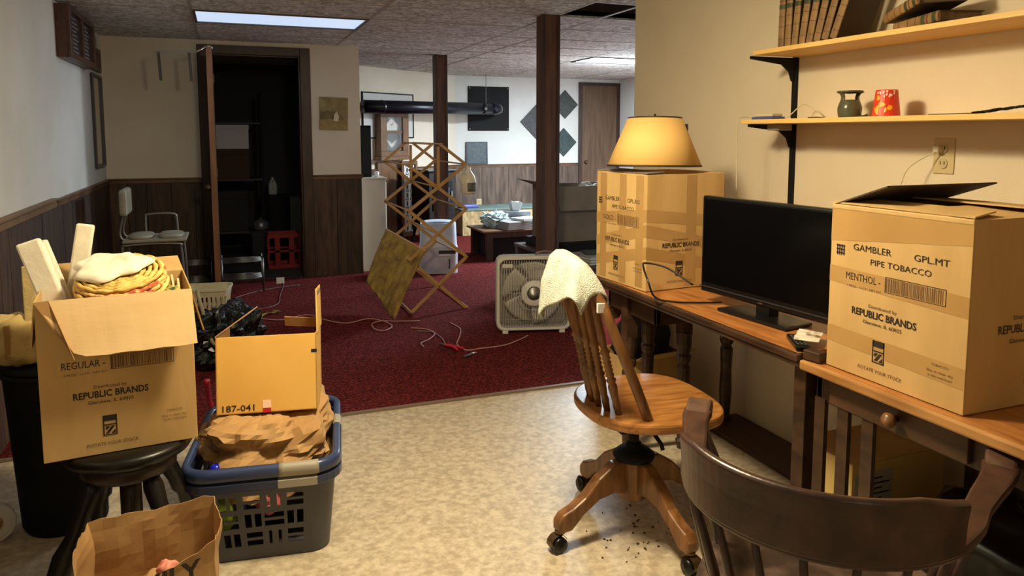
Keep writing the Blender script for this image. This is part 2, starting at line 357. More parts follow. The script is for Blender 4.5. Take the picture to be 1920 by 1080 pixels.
MB().prism([(0, 0), (.09, 0), (.09, -.02), (.06, -.035), (.045, -.06), (.02, -.065), (.012, -.09), (0, -.1)], .02, Matrix.Translation((-.33, .6, .632)) @ Matrix.Rotation(R(90), 4, 'X') @ Matrix.Rotation(0, 4, 'Z')).build('bracket', desk_d, t)
for lx, ly in ((-.32, .43), (-.12, .6), (-.06, .4), (.3, .57), (.3, -.5)):
    b = MB().box((lx-.026, ly-.026, .52 if (lx, ly) != (.3, -.5) else .6), (lx+.026, ly+.026, .722 if ly > .3 else .738)).turned((lx, ly, 0), (lx, ly, .53 if ly > .3 else .61), leg_prof(), 12)
    b.build('leg', desk_d, t, smooth=False)
MB().bar((-.32, .43, .12), (-.06, .4, .12), .025, .03).build('stretcher', desk_d, t)
t = thing('library_table', 'oak library table with slatted end and a knobbed drawer carrying the nearest carton', 'table', (1.93, 1.08, 0))
MB().box((-.38, -.58, .722), (.385, .565, .745)).build('tabletop', desk_t, t)
MB().box((-.398, -.58, .718), (-.38, .57, .747)).build('edge_moulding', desk_e, t, bevel=.006)
MB().box((-.345, -.56, .63), (-.325, .55, .72)).box((-.345, .53, .62), (.36, .552, .72)).box((.34, -.56, .63), (.36, .55, .72)).build('apron', desk_d, t, bevel=.002)
d = MB().box((-.358, .07, .638), (-.345, .49, .714)).build('drawer', mat('drawer_wood', (62, 41, 26), (86, 58, 38), sc=5, st=(5, 1, 5), rough=.4), t, bevel=.002)
MB().lathe([(.008, 0), (.008, .014), (.017, .02), (.02, .03), (.014, .04), (0, .042)], seg=16, M=Matrix.Rotation(R(-90), 4, 'Y'), c=(-.358, .265, .676)).build('knob', oak_v, d, smooth=True)
for lx, ly in ((-.34, .6), (.33, .54), (-.34, -.55), (.33, -.55)):
    MB().box((lx-.024, ly-.024, 0), (lx+.024, ly+.024, .72 if ly < .57 else .73)).build('leg', desk_d, t, bevel=.003)
MB().box((-.316, .53, .1), (.32, .552, .145)).build('end_rail', desk_d, t)
for y_ in (.53, .445, .36): MB().box((-.352, y_-.019, .12), (-.338, y_+.019, .64)).build('slat', desk_d, t)
MB().box((-.355, .30, .09), (-.33, .58, .13)).build('bottom_rail', desk_d, t)
MB().box((-.32, .44, .13), (.32, .5, .146)).build('shelf_rail', desk_d, t)
tag(MB().box((2.09, 1.95, .0), (2.315, 2.9, .022)).build('floor_board', mat('old_board', (52, 32, 20), (74, 48, 30), sc=5, st=(5, 1, 5), rough=.5), bevel=.002), 'long dark plank lying on the floor against the right wall', 'plank')
# ================================================================ CARTONS
def carton_print(o, u, v, W, H, par, top, code, word, ship=True):
    p = Print(o, u, v); q = Print(o, u, v)
    X = lambda a: a*W
    Z = lambda b: (1-b)*H
    if top:
        p.text('GAMBLER', X(.19), X(.48), Z(.255), .0175).text(code, X(.64), X(.87), Z(.255), .0165).text('PIPE TOBACCO', X(.33), X(.76), Z(.325), .0155)
        # small woven emblem
        for k in range(4): p.rect(X(.055)+k*.0075, Z(.30), X(.055)+k*.0075+.003, Z(.235))
        for k in range(3): p.rect(X(.05), Z(.29)+k*.01, X(.12), Z(.29)+k*.01+.003)
    if word:
        p.text(word, X(.14), X(.41), Z(.435), .02)
        q.text('4 PKGS - 12 CT - NET WT', X(.15), X(.42), Z(.478), .006)
        a = X(.45); rr = random.Random(5)
        p.rect(X(.445), Z(.465), X(.86), Z(.462)).rect(X(.445), Z(.378), X(.86), Z(.375)).rect(X(.445), Z(.465), X(.449), Z(.375)).rect(X(.856), Z(.465), X(.86), Z(.375))
        while a < X(.84):
            w_ = rr.choice((.0015, .003, .0045)); q.rect(a, Z(.458), a+w_, Z(.382)); a += w_+rr.choice((.002, .003))
    q.text('Distributed by', X(.33), X(.54), Z(.575), .009)
    p.text('REPUBLIC BRANDS', X(.2), X(.68), Z(.632), .0185, bold=.022)
    p.text('Glenview, IL 60025', X(.29), X(.58), Z(.672), .0095)
    # block emblem
    x0, x1, z0, z1 = X(.375), X(.465), Z(.885), Z(.755); h = z1-z0; ww = x1-x0
    p.rect(x0, z0+h*.72, x1, z1).rect(x0, z0, x0+.003, z1).rect(x1-.003, z0, x1, z1).rect(x0, z0, x1, z0+.003).rect(x0, z0+h*.5, x1, z0+h*.56)
    p.poly([(x0+ww*.15, z0+h*.1), (x0+ww*.4, z0+h*.1), (x0+ww*.85, z0+h*.45), (x0+ww*.6, z0+h*.45)]).poly([(x0+ww*.15, z0+h*.3), (x0+ww*.3, z0+h*.3), (x0+ww*.5, z0+h*.45), (x0+ww*.2, z0+h*.45)]).poly([(x0+ww*.55, z0+h*.08), (x0+ww*.85, z0+h*.08), (x0+ww*.85, z0+h*.28)])
    q.text('ROTATE YOUR STOCK', X(.27), X(.60), Z(.945), .0095)
    q.text('TOBACCO', X(.79), X(.90), Z(.79), .006).text('Ship in clean dry', X(.76), X(.93), Z(.825), .006).text('to the retail buyer', X(.77), X(.93), Z(.85), .006)
    p.build('printed_lettering', ink, par)['kind'] = 'stuff'; q.build('faded_lettering', ink_f, par)['kind'] = 'stuff'
def shell(W, D, H, m, par, th=.004, sag=0):
    b = MB().box((-W/2, -D/2, 0), (W/2, -D/2+th, H)).box((-W/2, D/2-th, 0), (W/2, D/2, H)).box((-W/2, -D/2+th, 0), (-W/2+th, D/2-th, H)).box((W/2-th, -D/2+th, 0), (W/2, D/2-th, H)).box((-W/2+th, -D/2+th, 0), (W/2-th, D/2-th, th))
    return b.build('box_walls', m, par, bevel=.0015)
def flap(par, p, q, dirv, L, m, taper=.01, name='flap', th=.004):
    p, q, dv = V(p), V(q), V(dirv).normalized(); e = (q-p).normalized(); n = e.cross(dv).normalized()*th
    a, b, c, d = p, q, q+dv*L-e*taper, p+dv*L+e*taper
    return MB().add([a, b, c, d, a+n, b+n, c+n, d+n], [(0, 1, 2, 3), (7, 6, 5, 4), (0, 4, 5, 1), (1, 5, 6, 2), (2, 6, 7, 3), (3, 7, 4, 0)]).build(name, m, par)
def strip(par, pts, m=tape, name='packing_tape'):
    return MB().add(pts, [tuple(range(len(pts)))]).build(name, m, par)
# nearest carton (its face towards -X carries the print); local x = right along the printed face
W, D, H = .42, .40, .457
t = thing('carton', 'nearest large taped carton printed MENTHOL beside the television', 'carton', (1.575+D/2, 1.38, .747), R(-90), group='printed cartons')
shell(W, D, H, card, t)
carton_print((-W/2, -D/2, 0), (1, 0, 0), (0, 0, 1), W, H, t, True, 'GPL.MT', 'MENTHOL -')
p = Print((W/2, -D/2, 0), (0, 1, 0), (0, 0, 1))
p.text('REPUBLIC BRANDS', .1, .32, H*.40, .02, bold=.012); p.text('Distributed by', .15, .27, H*.47, .01).text('Glenview, IL 60025', .14, .28, H*.345, .011); p.rect(.2, H*.12, .235, H*.26)
p.build('side_lettering', ink, t)
y_ = -D/2-.0006
for z0, z1 in ((.5, .63), (.13, .27)):
    strip(t, [(-W/2, y_, H*z0+.015), (W/2, y_, H*z0), (W/2, y_, H*z0+.05), (-W/2, y_, H*z0+.06)])
strip(t, [(-W/2, y_, H*.985), (-W/2, y_, H*.78), (W/2, y_, H*.87), (W/2, y_, H*.985)])
flap(t, (-W/2, -D/2, H), (-W/2, D/2, H), (.86, 0, .3), .19, mat('flap_shaded_side', (66, 52, 40), (74, 60, 46), rough=.8), 0.0)  # shade on the raised flap's underside is put into this darker cardboard colour
flap(t, (W/2, D/2, H), (W/2, -D/2, H), (-1, 0, .04), .20, card, .004)
flap(t, (W/2, -D/2, H+.008), (-W/2, -D/2, H+.008), (0, 1, .06), .11, card, .03)
flap(t, (-W/2, D/2, H+.008), (W/2, D/2, H+.008), (0, -1, .06), .17, card, .012)
MB().box((-W/2-.001, -D/2-.002, H-.012), (W/2+.001, -D/2+.012, H+.002)).build('folded_edge', card, t, bevel=.003)
# farther carton under the lamp shade
W, D, H = .38, .39, .472
cA = R(3.8)
t = thing('carton', 'heavily taped carton under the yellow lamp shade', 'carton', (1.565+.195*math.cos(cA)-.19*math.sin(cA), 2.547+.19*math.cos(cA)+.195*math.sin(cA), .7625), cA-R(90), group='printed cartons')
shell(W, D, H, card, t)
carton_print((-W/2, -D/2, 0), (1, 0, 0), (0, 0, 1), W, H, t, True, 'GPL.RG', 'GOLD -')
tt = bpy.data.objects.new('side_print', None); 
bpy.data.objects.remove(tt)
carton_print((W/2, -D/2, 0), (0, 1, 0), (0, 0, 1), D, H, t, False, '', '')
for a, b, c, d in ((.52, .60, -.5, .5), (.12, .28, -.5, .5), (.30, .47, -.5, .5)):
    strip(t, [(W*c, -D/2-.0006, H*a), (W*d, -D/2-.0006, H*b), (W*d, -D/2-.0006, H*b+.05), (W*c, -D/2-.0006, H*a+.045)])
    strip(t, [(W/2+.0006, -D/2, H*b), (W/2+.0006, D/2, H*a), (W/2+.0006, D/2, H*a+.045), (W/2+.0006, -D/2, H*b+.05)])
for a in (-.42, -.02, .3): strip(t, [(W*a, -D/2-.0009, H*.02), (W*a+.05, -D/2-.0009, H*.02), (W*a+.05, -D/2-.0009, H*.99), (W*a, -D/2-.0009, H*.99)])
strip(t, [(W/2+.0009, 0, H*.02), (W/2+.0009, .05, H*.02), (W/2+.0009, .05, H*.99), (W/2+.0009, 0, H*.99)])
flap(t, (W/2, D/2, H), (W/2, -D/2, H), (-1, 0, .02), .185, card, .004); flap(t, (-W/2, -D/2, H), (-W/2, D/2, H), (1, 0, .02), .185, card, .004)
flap(t, (W/2, -D/2, H+.007), (-W/2, -D/2, H+.007), (0, 1, .05), .10, card_g, .02)
# lamp shade
t = thing('lamp_shade', 'yellow tapered lamp shade sitting on the farther carton', 'lamp shade', (1.72, 2.75, 1.26), rot=(R(-1), R(1.5), R(20)))
MB().lathe([(.200, 0), (.113, .205)], seg=48, cap=False).build('shade_cone', shade_m, t, smooth=True, solid=.002)
MB().lathe([(.2005, -.002), (.203, 0), (.2005, .006), (.199, .002)], seg=48, cap=False).lathe([(.112, .2), (.116, .203), (.1145, .208), (.111, .206)], seg=48, cap=False).build('shade_trim', mat('dark_trim', (44, 34, 24), rough=.6), t, smooth=True)
b = MB()
for k in range(3): b.tube([(0, 0, .2), (.112*math.cos(k*2.1), .112*math.sin(k*2.1), .204)], .0018, 6)
b.build('spider', blackm, t); MB().lathe([(.004, .2), (.008, .205), (.006, .212), (.003, .216), (.006, .22), (0, .224)], seg=12).build('finial', blackm, t, smooth=True)
# television
ang = math.atan2(.600, -.06)-R(90)
t = thing('television', 'black flat screen television on the table between the two cartons', 'television', (1.73, 2.03, .7615), R(-90)+R(5.5))
w2, h2 = .315, .365
MB().cbox((0, 0, .04+h2/2), (2*w2, .035, h2)).build('screen_housing', black, t, bevel=.006)
MB().cbox((0, .028, .05+h2/2), (2*w2*.7, .04, h2*.7)).build('rear_bulge', blackm, t, bevel=.01)
sg = mat('screen_glass', (5, 5, 6), rough=.2, spec=.25)
MB().box((-w2+.012, -.0192, .078), (w2-.012, -.0175, .04+h2-.012)).build('screen', sg, t)
MB().box((-w2, -.0215, .06), (w2, -.0172, .064)).build('trim_line', mat('tv_line', (50, 50, 54), rough=.25), t)
p = Print((-.018, -.0185, .05), (1, 0, 0), (0, 0, 1)); p.rect(0, 0, .022, .006); p.build('badge', chrome, t)
MB().prism([(-.03, -.02), (.03, -.02), (.035, .02), (-.035, .02)], .05, Matrix.Translation((0, .005, .01))).build('stand_neck', black, t)
MB().prism([(-.16, -.075), (.16, -.075), (.15, .06), (-.15, .06)], .012, Matrix.Translation((0, -.0, 0))).build('stand_base', black, t, bevel=.004)
# power cable loop
pts = bez([(1.66, 2.36, .82), (1.60, 2.45, .875), (1.535, 2.50, .89), (1.50, 2.46, .885), (1.485, 2.4, .84), (1.50, 2.37, .782), (1.56, 2.33, .768), (1.66, 2.28, .768), (1.72, 2.26, .768)], 8)
tag(MB().tube(pts, .0038, 8).build('power_cable', black, smooth=True), 'black looping cable in front of the farther carton', 'cable')
# items by the television
t = thing('remote_control', 'black remote control lying at the table corner by the carton', 'remote control', (1.6, 1.73, .7615), R(60))
MB().box((-.07, -.02, 0), (.07, .02, .016)).build('remote_body', black, t, bevel=.004)
for i in range(6):
    for j in range(3): MB().cbox((-.05+i*.018, -.011+j*.011, .0172), (.009, .006, .002)).build('button', mat('button_grey', (80, 80, 82), rough=.5), t)
t = thing('leaflet', 'crumpled printed leaflet lying right in front of the television base', 'leaflet', (1.645, 1.735, .779), R(40))
MB().grid(lambda u, v: V(((u-.5)*.12, (v-.5)*.07, .004+.007*abs(math.sin(u*7))*v)), 12, 6).build('paper_sheet', mat('leaflet_paper', (214, 206, 190), (120, 84, 52), sc=14, rough=.5, lo=.5, hi=.6), t, solid=.001)
t = thing('dark_case', 'small dark wooden pencil case on the table joint beside the nearest carton', 'case', (1.567, 1.625, .7475), R(12))
MB().box((-.018, -.028, 0), (.018, .028, .03)).build('case_body', desk_d, t, bevel=.004)
# things under the tables
t = thing('storage_carton', 'pale yellow carton with a white label under the oak table', 'carton', (2.0, 1.81, 0))
shell(.40, .24, .36, mat('carton_cream', (216, 186, 118), (206, 176, 110), rough=.7), t)
MB().box((-.2, -.12, .36), (.2, .12, .364)).build('lid', card, t)
MB().box((-.19, -.122, .2), (-.03, -.1203, .33)).build('label_sticker', mat('sticker', (170, 166, 156), rough=.5), t)
p = Print((-.185, -.122, .2), (1, 0, 0), (0, 0, 1))
for k in range(6): p.rect(.01, .02+k*.017, .14-.03*(k % 2), .025+k*.017)
p.build('label_print', ink, t)
tag(MB().blob((1.98, 1.3, .19), (.2, .24, .19), .25, 8, 3, seed=2, flat=.0).build('bin_bag', mat('bin_bag_plastic', (8, 8, 9), rough=.35), smooth=True), 'black plastic bag under the oak table behind the armchair', 'bag')
t = thing('open_carton', 'small open carton below the far end of the dark table', 'carton', (1.95, 3.2, .0), R(5))
shell(.34, .3, .3, card, t); flap(t, (-.17, -.15, .3), (.17, -.15, .3), (0, -.5, .3), .1, card)
tag(MB().blob((1.95, 3.2, .34), (.14, .12, .14), .3, 8, 2.4, seed=5).build('folded_cloth', mat('black_cloth', (18, 16, 18), (28, 26, 28), rough=.9), smooth=True), 'dark cloth heaped in the small carton below the table end', 'cloth')
tag(MB().blob((2.11, 3.60, .32), (.15, .15, .32), .35, 8, 2.6, seed=9, flat=.009).build('pink_blanket', mat('pink_fleece', (170, 74, 96), (146, 58, 80), sc=12, rough=1, bump=.4, bsc=90), smooth=True), 'pink blanket heap seen under the far end of the dark table', 'blanket')
# ================================================================ SHELVES
sb = [(1.725, 2.572, 'upper'), (1.44, 2.632, 'lower')]
for z, ye, n_ in sb:
    tag(MB().box((2.078, .7, z), (2.326, ye, z+.018)).build('wall_shelf', pine, bevel=.0015), '%s pine board shelf on the right wall' % n_, 'shelf')
for y, lb in ((2.59, 'black slotted shelf upright with brackets left of the painted pot'), (1.15, 'black slotted shelf upright beyond the right picture edge')):
    t = thing('shelf_bracket', lb, 'bracket', (2.33, y, 0), group='shelf uprights')
    MB().box((-.014, -.012, .9), (0, .012, 2.0)).build('upright', blackm, t)
    for z, ye, n_ in sb:
        yy = -.03 if z > 1.6 else 0
        MB().prism([(0, 0), (-.235, 0), (-.235, -.012), (-.07, -.03), (-.03, -.06), (-.014, -.1), (0, -.1)], .008, Matrix.Translation((-.014, -.004+.008, z-.001)) @ Matrix.Rotation(R(90), 4, 'X')).build('bracket_arm', blackm, t)
# books
bkm = mat('book_cover', (122, 90, 52), (150, 116, 72), sc=14, rough=.6, rand=.15, bump=.2, bsc=60)
bkd = mat('book_board', (52, 38, 28), (66, 48, 34), sc=9, rough=.6); lab = mat('book_label', (58, 62, 38), (72, 74, 46), sc=20, rough=.6, rand=.2); pagem = mat('book_pages', (120, 98, 76), (100, 80, 60), sc=40, st=(1, 1, .2), rough=.9)
gold = mat('book_gilt', (104, 72, 44), rough=.5)
def book(label, M, grp):
    t = thing('old_book', label, 'book', group=grp); t.matrix_world = M
    th, dp, h = .033, .15, .235
    b = MB().box((-th/2, 0, 0), (-th/2+.003, dp, h)).box((th/2-.003, 0, 0), (th/2, dp, h)); b.build('cover', bkd, t)
    MB().sweep([(0, 0, 0), (0, 0, 0)], [(0, 0)]*4) if 0 else None
    n = 7; prof = [(th/2*math.cos(math.pi*k/n), -.006*math.sin(math.pi*k/n)) for k in range(n+1)]+[(-th/2, .004), (th/2, .004)]
    MB().prism(prof, h, Matrix.Identity(4)).build('spine', bkm, t, smooth=False)
    MB().box((-th/2+.003, .004, .004), (th/2-.003, dp-.005, h-.004)).build('pages', pagem, t)
    for z in (.15, .178, .205): MB().prism([(x*1.02, y-.0008) for x, y in prof[:n+1]]+[(-th/2*1.02, .001), (th/2*1.02, .001)], .018 if z != .178 else .006, Matrix.Translation((0, 0, z))).build('spine_label', lab if z != .178 else gold, t)
    for z in (.03, .08, .12): MB().prism([(x*1.02, y-.0006) for x, y in prof[:n+1]]+[(-th/2*1.02, .001), (th/2*1.02, .001)], .003, Matrix.Translation((0, 0, z))).build('gilt_band', gold, t)
    return t
zt = 1.7435
ordn = ['leftmost and nearly upright old brown book of the row', 'second old brown book from the left end of the row', 'third old brown book from the left end of the row', 'fourth old brown book in the row, slightly leaning', 'fifth old brown book in the row, leaning more', 'sixth old brown book in the leaning row', 'seventh old brown book in the leaning row', 'last and most tilted old book of the standing row']
y = 2.435; tilts = [1, 2, 5, 9, 12, 15, 18, 22]
for i, a in enumerate(tilts):
    lift = math.sin(R(a))*.0165
    M = Matrix.Translation((2.105, y, zt+lift)) @ Matrix.Rotation(R(a), 4, 'X') @ Matrix.Rotation(R(-90), 4, 'Z')
    book(ordn[i]+' on the upper shelf', M, 'old books on the upper shelf')
    y -= (.0335)/math.cos(R(a))+ (math.tan(R(tilts[min(i+1, 7)]))-math.tan(R(a)))*.02+.004
for k, (yy, zz, ax, rzz, lb) in enumerate(((1.86, zt+.017, 0, -106, 'old book lying flat under another on the upper shelf'), (1.90, zt+.053, 0, -114, 'old book lying slanted on top of another on the upper shelf'))):
    M = Matrix.Translation((2.17, yy+.09, zz)) @ Matrix.Rotation(R(-8 if k else -2), 4, 'X') @ Matrix.Rotation(R(rzz+90), 4, 'Z') @ Matrix.Rotation(R(-90), 4, 'Z') @ Matrix.Rotation(R(90), 4, 'Y')
    book(lb, M, 'old books on the upper shelf')
# oil burner
sz = 1.4585
t = thing('oil_burner', 'small green glazed pottery oil burner on the lower shelf', 'pottery', (2.19, 2.15, sz))
gl = mat('green_glaze', (70, 84, 74), (96, 84, 54), sc=12, rough=.2, dist=1)
def hole(i, j): return 7 <= j <= 13 and (9 <= i <= 15 or i >= 21 or i <= 3)
pr = [(.034, 0), (.038, .006), (.04, .02), (.041, .03), (.04, .04), (.037, .05), (.033, .06), (.031, .065), (.03, .07), (.03, .074), (.03, .078), (.032, .083), (.034, .087), (.036, .09), (.044, .093), (.046, .096), (.044, .098)]
def pf(u, v):
    k = v*(len(pr)-1); i = min(int(k), len(pr)-2); r_, z = pr[i][0]*(1-k+i)+pr[i+1][0]*(k-i), pr[i][1]*(1-k+i)+pr[i+1][1]*(k-i)
    return V((r_*math.cos(2*math.pi*u+.9), r_*math.sin(2*math.pi*u+.9), z))
MB().grid(pf, 24, len(pr)-1, True, hole).build('burner_body', gl, t, smooth=True, solid=.004)
MB().lathe([(.0, .0), (.036, 0), (.036, .006), (0, .006)], seg=24).build('burner_floor', gl, t)
MB().lathe([(.0, .088), (.036, .09), (.044, .097), (.03, .093), (0, .091)], seg=24).build('burner_dish', mat('dark_glaze', (40, 52, 50), rough=.15), t, smooth=True)
MB().tube(bez([(-.01, -.03, .004), (.02, -.045, .004), (.035, -.05, .01)], 4), .005, 8).build('burner_foot', gl, t, smooth=True)
t = thing('painted_pot', 'red and orange painted pot standing upside down on the lower shelf', 'pot', (2.19, 1.985, sz))
MB().lathe([(.0, 0), (.046, 0), (.0465, .002), (.036, .092), (.035, .094), (0, .094)], seg=32).build('pot_body', mat('pot_paint', (214, 50, 24), (232, 72, 30), sc=18, rough=.35), t, smooth=False)
pp_ = MB(); rr = random.Random(3)
def patch(mb, a0, z0, da, dz, off, n=10):
    vs = []
    for k in range(n):
        th = 2*math.pi*k/n; rr_ = rr.uniform(.75, 1.15); z = z0+dz*math.sin(th)*rr_; a = a0+da*math.cos(th)*rr_
        z = min(max(z, .002), .091); r_ = .0465+( .036-.0465)*z/.092+off
        vs.append(V((r_*math.cos(a), r_*math.sin(a), z)))
    mb.add(vs, [tuple(range(n))])
for a, z, da, dz in ((math.pi+.25, .022, .62, .015), (math.pi+.35, .042, .3, .009), (math.pi-.2+.2, .066, .18, .01), (math.pi+1.0, .03, .2, .01), (math.pi+.1, .035, .25, .005)): patch(pp_, a, z, da, dz, .0012)
pp_.build('orange_brushwork', mat('pot_orange', (248, 170, 30), rough=.4), t)
pp_ = MB()
for k in range(16): patch(pp_, math.pi-.9+rr.uniform(0, 2.4), rr.uniform(.07, .09), .09, .005, .0016, 7)
pp_.build('white_speckle', mat('pot_white', (240, 214, 200), rough=.5), t)
t = thing('phone_charger', 'thin blue edged phone with a pale pad at the left end of the lower shelf', 'phone', (2.16, 2.56, sz))
MB().cbox((0, 0, .006), (.07, .13, .011)).build('phone_body', mat('blue_case', (70, 84, 150), rough=.3), t, bevel=.003)
MB().cbox((.005, .005, .018), (.055, .11, .012)).build('pad', mat('pad_pale', (206, 186, 150), rough=.5), t, bevel=.003)
tag(MB().tube(bez([(2.16, 2.62, sz+.014), (2.12, 2.648, sz+.012), (2.074, 2.645, sz+.004), (2.066, 2.643, 1.42), (2.068, 2.645, 1.3), (2.075, 2.648, 1.15), (2.09, 2.66, .98), (2.1, 2.7, .80)], 8), .0022, 6).build('charging_cord', cream, smooth=True), 'thin pale cord hanging off the left end of the lower shelf', 'cord')
tag(MB().tube(bez([(2.19, 2.5, sz+.004), (2.2, 2.47, sz+.02), (2.24, 2.455, sz+.058), (2.27, 2.44, sz+.052), (2.3, 2.41, sz+.02), (2.31, 2.4, sz+.004)], 6), .0022, 6).build('earphone_wire', cream, smooth=True), 'thin bent wire arching beside the phone on the lower shelf', 'wire')
tag(MB().cbox((2.2, 2.33, sz+.0035), (.04, .05, .006)).build('flat_coaster', blackm, bevel=.002), 'small flat dark square on the lower shelf beside the bracket', 'coaster')
b = thing('feather_knife', 'dark feather shaped letter opener lying on the lower shelf at right', 'letter opener', (2.19, 1.66, sz), R(-3))
MB().tube([(0, .16, .003), (0, .0, .003)], .003, 6).build('blade', steel, b)
MB().grid(lambda u, v: V(((v-.5)*.034*math.sin(math.pi*min(1, u*1.1+.02))+.006*math.sin(u*6), -.18*u, .005+.016*u+.003*math.sin(v*9+u*14))), 18, 5).build('handle', blackm, b, solid=.003)
tag(MB().box((2.13, 2.46, 1.412), (2.20, 2.53, 1.4385)).build('adapter', mat('adapter_grey', (140, 130, 112), rough=.5), bevel=.003), 'small grey adapter fixed under the lower shelf at its left end', 'adapter')
# switch and outlet
t = thing('wall_switch', 'dark bronze switch plate on the right wall beside the lamp shade', 'switch', (2.33, 3.43, 1.38))
MB().box((-.006, -.04, -.07), (0, .04, .07)).build('switch_plate', mat('bronze_plate', (52, 40, 30), (66, 52, 38), sc=20, rough=.4), t, bevel=.004)
MB().box((-.011, -.017, -.035), (-.006, .017, .035)).build('rocker', blackm, t, bevel=.002)
MB().box((-.018, -.03, -.076), (0, .03, -.07)).build('lip', brass, t)
def outlet(loc, rz, lb, plug=True):
    t = thing('wall_outlet', lb, 'outlet', loc, rz)
    MB().box((-.04, -.006, -.062), (.04, 0, .062)).build('outlet_plate', mat('ivory_plate', (206, 186, 140), rough=.4), t, bevel=.003)
    for z in (-.026, .026):
        f = MB().lathe([(.018, 0), (.018, .004), (0, .004)], seg=18, M=Matrix.Rotation(R(90), 4, 'X'), c=(0, -.006, z)).build('socket', mat('ivory_socket', (196, 178, 136), rough=.4), t)
        b = MB(); b.box((-.009, -.0106, z-.004), (-.006, -.0101, z+.008)).box((.006, -.0106, z-.004), (.009, -.0101, z+.008)).build('slot', blackm, t)
    return t
outlet((2.33, 1.857, 1.322), R(-90), 'ivory wall outlet above the nearest carton')
outlet((3.53, 10.484, .36), 0, 'grey wall outlet low on the far panelled wall')
t = thing('plug_cord', 'thin pale cord plugged into the wall outlet above the nearest carton', 'cord')
MB().tube(bez([(2.30, 1.87, 1.335), (2.27, 1.90, 1.31), (2.24, 1.93, 1.27), (2.22, 1.94, 1.2), (2.2, 1.95, 1.1)], 8), .0022, 6).build('cord_line', cream, t, smooth=True)
MB().cbox((2.308, 1.866, 1.345), (.03, .022, .022)).build('plug', cream, t, bevel=.003)
# ================================================================ SWIVEL CHAIR
t = thing('swivel_chair', 'honey oak swivel chair on casters with a towel over its bow back', 'chair', (1.31, 2.19, 0), R(-3))
cx, cy = .055, .03
def sup(a, rx, ry, p): c, s_ = math.cos(a), math.sin(a); return (math.copysign(abs(c)**(2/p), c)*rx, math.copysign(abs(s_)**(2/p), s_)*ry)
out = []
for k in range(56):
    x, y = sup(2*math.pi*k/56, .238, .255, 2.7); y *= 1+.10*(x/.24); out.append((cx+x, cy+y))
MB().prism(out, .036, Matrix.Translation((0, 0, .425))).build('seat', oak, t, bevel=.009)
MB().box((-.1, -.1, .395), (.14, .15, .425)).tube([(0, -.13, .405), (0, -.19, .385), (.0, -.2, .37)], .007, 8).build('seat_plate', blackm, t)
col = MB().lathe([(.018, .27), (.018, .40)], seg=16).lathe([(.07, .262), (.075, .275), (.055, .292), (.03, .298), (.026, .315), (.02, .32)], seg=24).build('swivel_column', blackm, t, smooth=True)
MB().lathe([(.05, .12), (.058, .14), (.058, .262), (.05, .266)], seg=8).build('hub', oak_v, t)
side = [(.03, .262), (.1, .262), (.17, .222), (.23, .168), (.28, .142), (.325, .128), (.345, .105), (.346, .075), (.335, .066), (.29, .066), (.27, .082), (.235, .112), (.17, .148), (.1, .158), (.03, .135)]
side = [(r_*.93, z) for r_, z in side]
for k, a in enumerate((187, 96, 276, 6)):
    Ra = Matrix.Rotation(R(a+3), 4, 'Z')
    MB().prism(side, .044, Ra @ Matrix.Translation((0, .022, 0)) @ Matrix.Rotation(R(90), 4, 'X')).build('leg', oak_v, t, bevel=.008)
    c = MB().lathe([(.0, -.011), (.024, -.011), (.027, -.006), (.027, .006), (.024, .011), (0, .011)], seg=20, M=Ra @ Matrix.Translation((.315, .016, .027)) @ Matrix.Rotation(R(90), 4, 'X'))
    c.lathe([(.0, -.011), (.024, -.011), (.027, -.006), (.027, .006), (.024, .011), (0, .011)], seg=20, M=Ra @ Matrix.Translation((.315, -.016, .027)) @ Matrix.Rotation(R(90), 4, 'X'))
    co_ = c.build('caster', black, t, smooth=True)
    MB().lathe([(.008, .045), (.008, .07), (.018, .072), (.018, .062), (.008, .06)], seg=12, M=Ra @ Matrix.Translation((.305, 0, 0))).grid(lambda u, v: Ra @ V((.315+.033*math.cos(math.pi*u*.9), (v-.5)*.034, .027+.033*math.sin(math.pi*u*.9))), 10, 2).build('caster_hood', brass, co_, smooth=True)
bow = bez([(-.03, -.155, .455), (-.085, -.168, .58), (-.145, -.165, .72), (-.195, -.14, .85), (-.232, -.075, .945), (-.245, .03, .972), (-.232, .135, .945), (-.195, .2, .85), (-.145, .225, .72), (-.085, .228, .58), (-.03, .215, .455)], 7)
MB().tube(bow, .0175, 10).build('bow', oak_v, t, smooth=True)
sp = [(0, .011), (.08, .014), (.12, .012), (.18, .015), (.22, .017), (.25, .012), (.27, .018), (.29, .011), (.31, .015), (.33, .010), (.345, .015), (.36, .010), (.375, .015), (.39, .010), (.405, .015), (.42, .010), (.435, .015), (.46, .012), (.48, .018), (.51, .011), (.6, .014), (.8, .0125), (1, .009)]
for k in range(6):
    y = -.085+k*.046; yy = y
    u = (y-.03)/.12
    f = V((-.135+.035*u*u, y, .458)); ty = .03+(y-.03)*1.15
    bt = min(bow, key=lambda p: abs(p.y-ty)+(0 if p.z > .86 else 9))
    MB().turned(f, bt, sp, 8).build('spindle', oak_v, t, smooth=True)
MB().cbox((-.206, -.152, .848), (.024, .012, .03), Matrix.Identity(4)).build('paper_sticker', white, t)
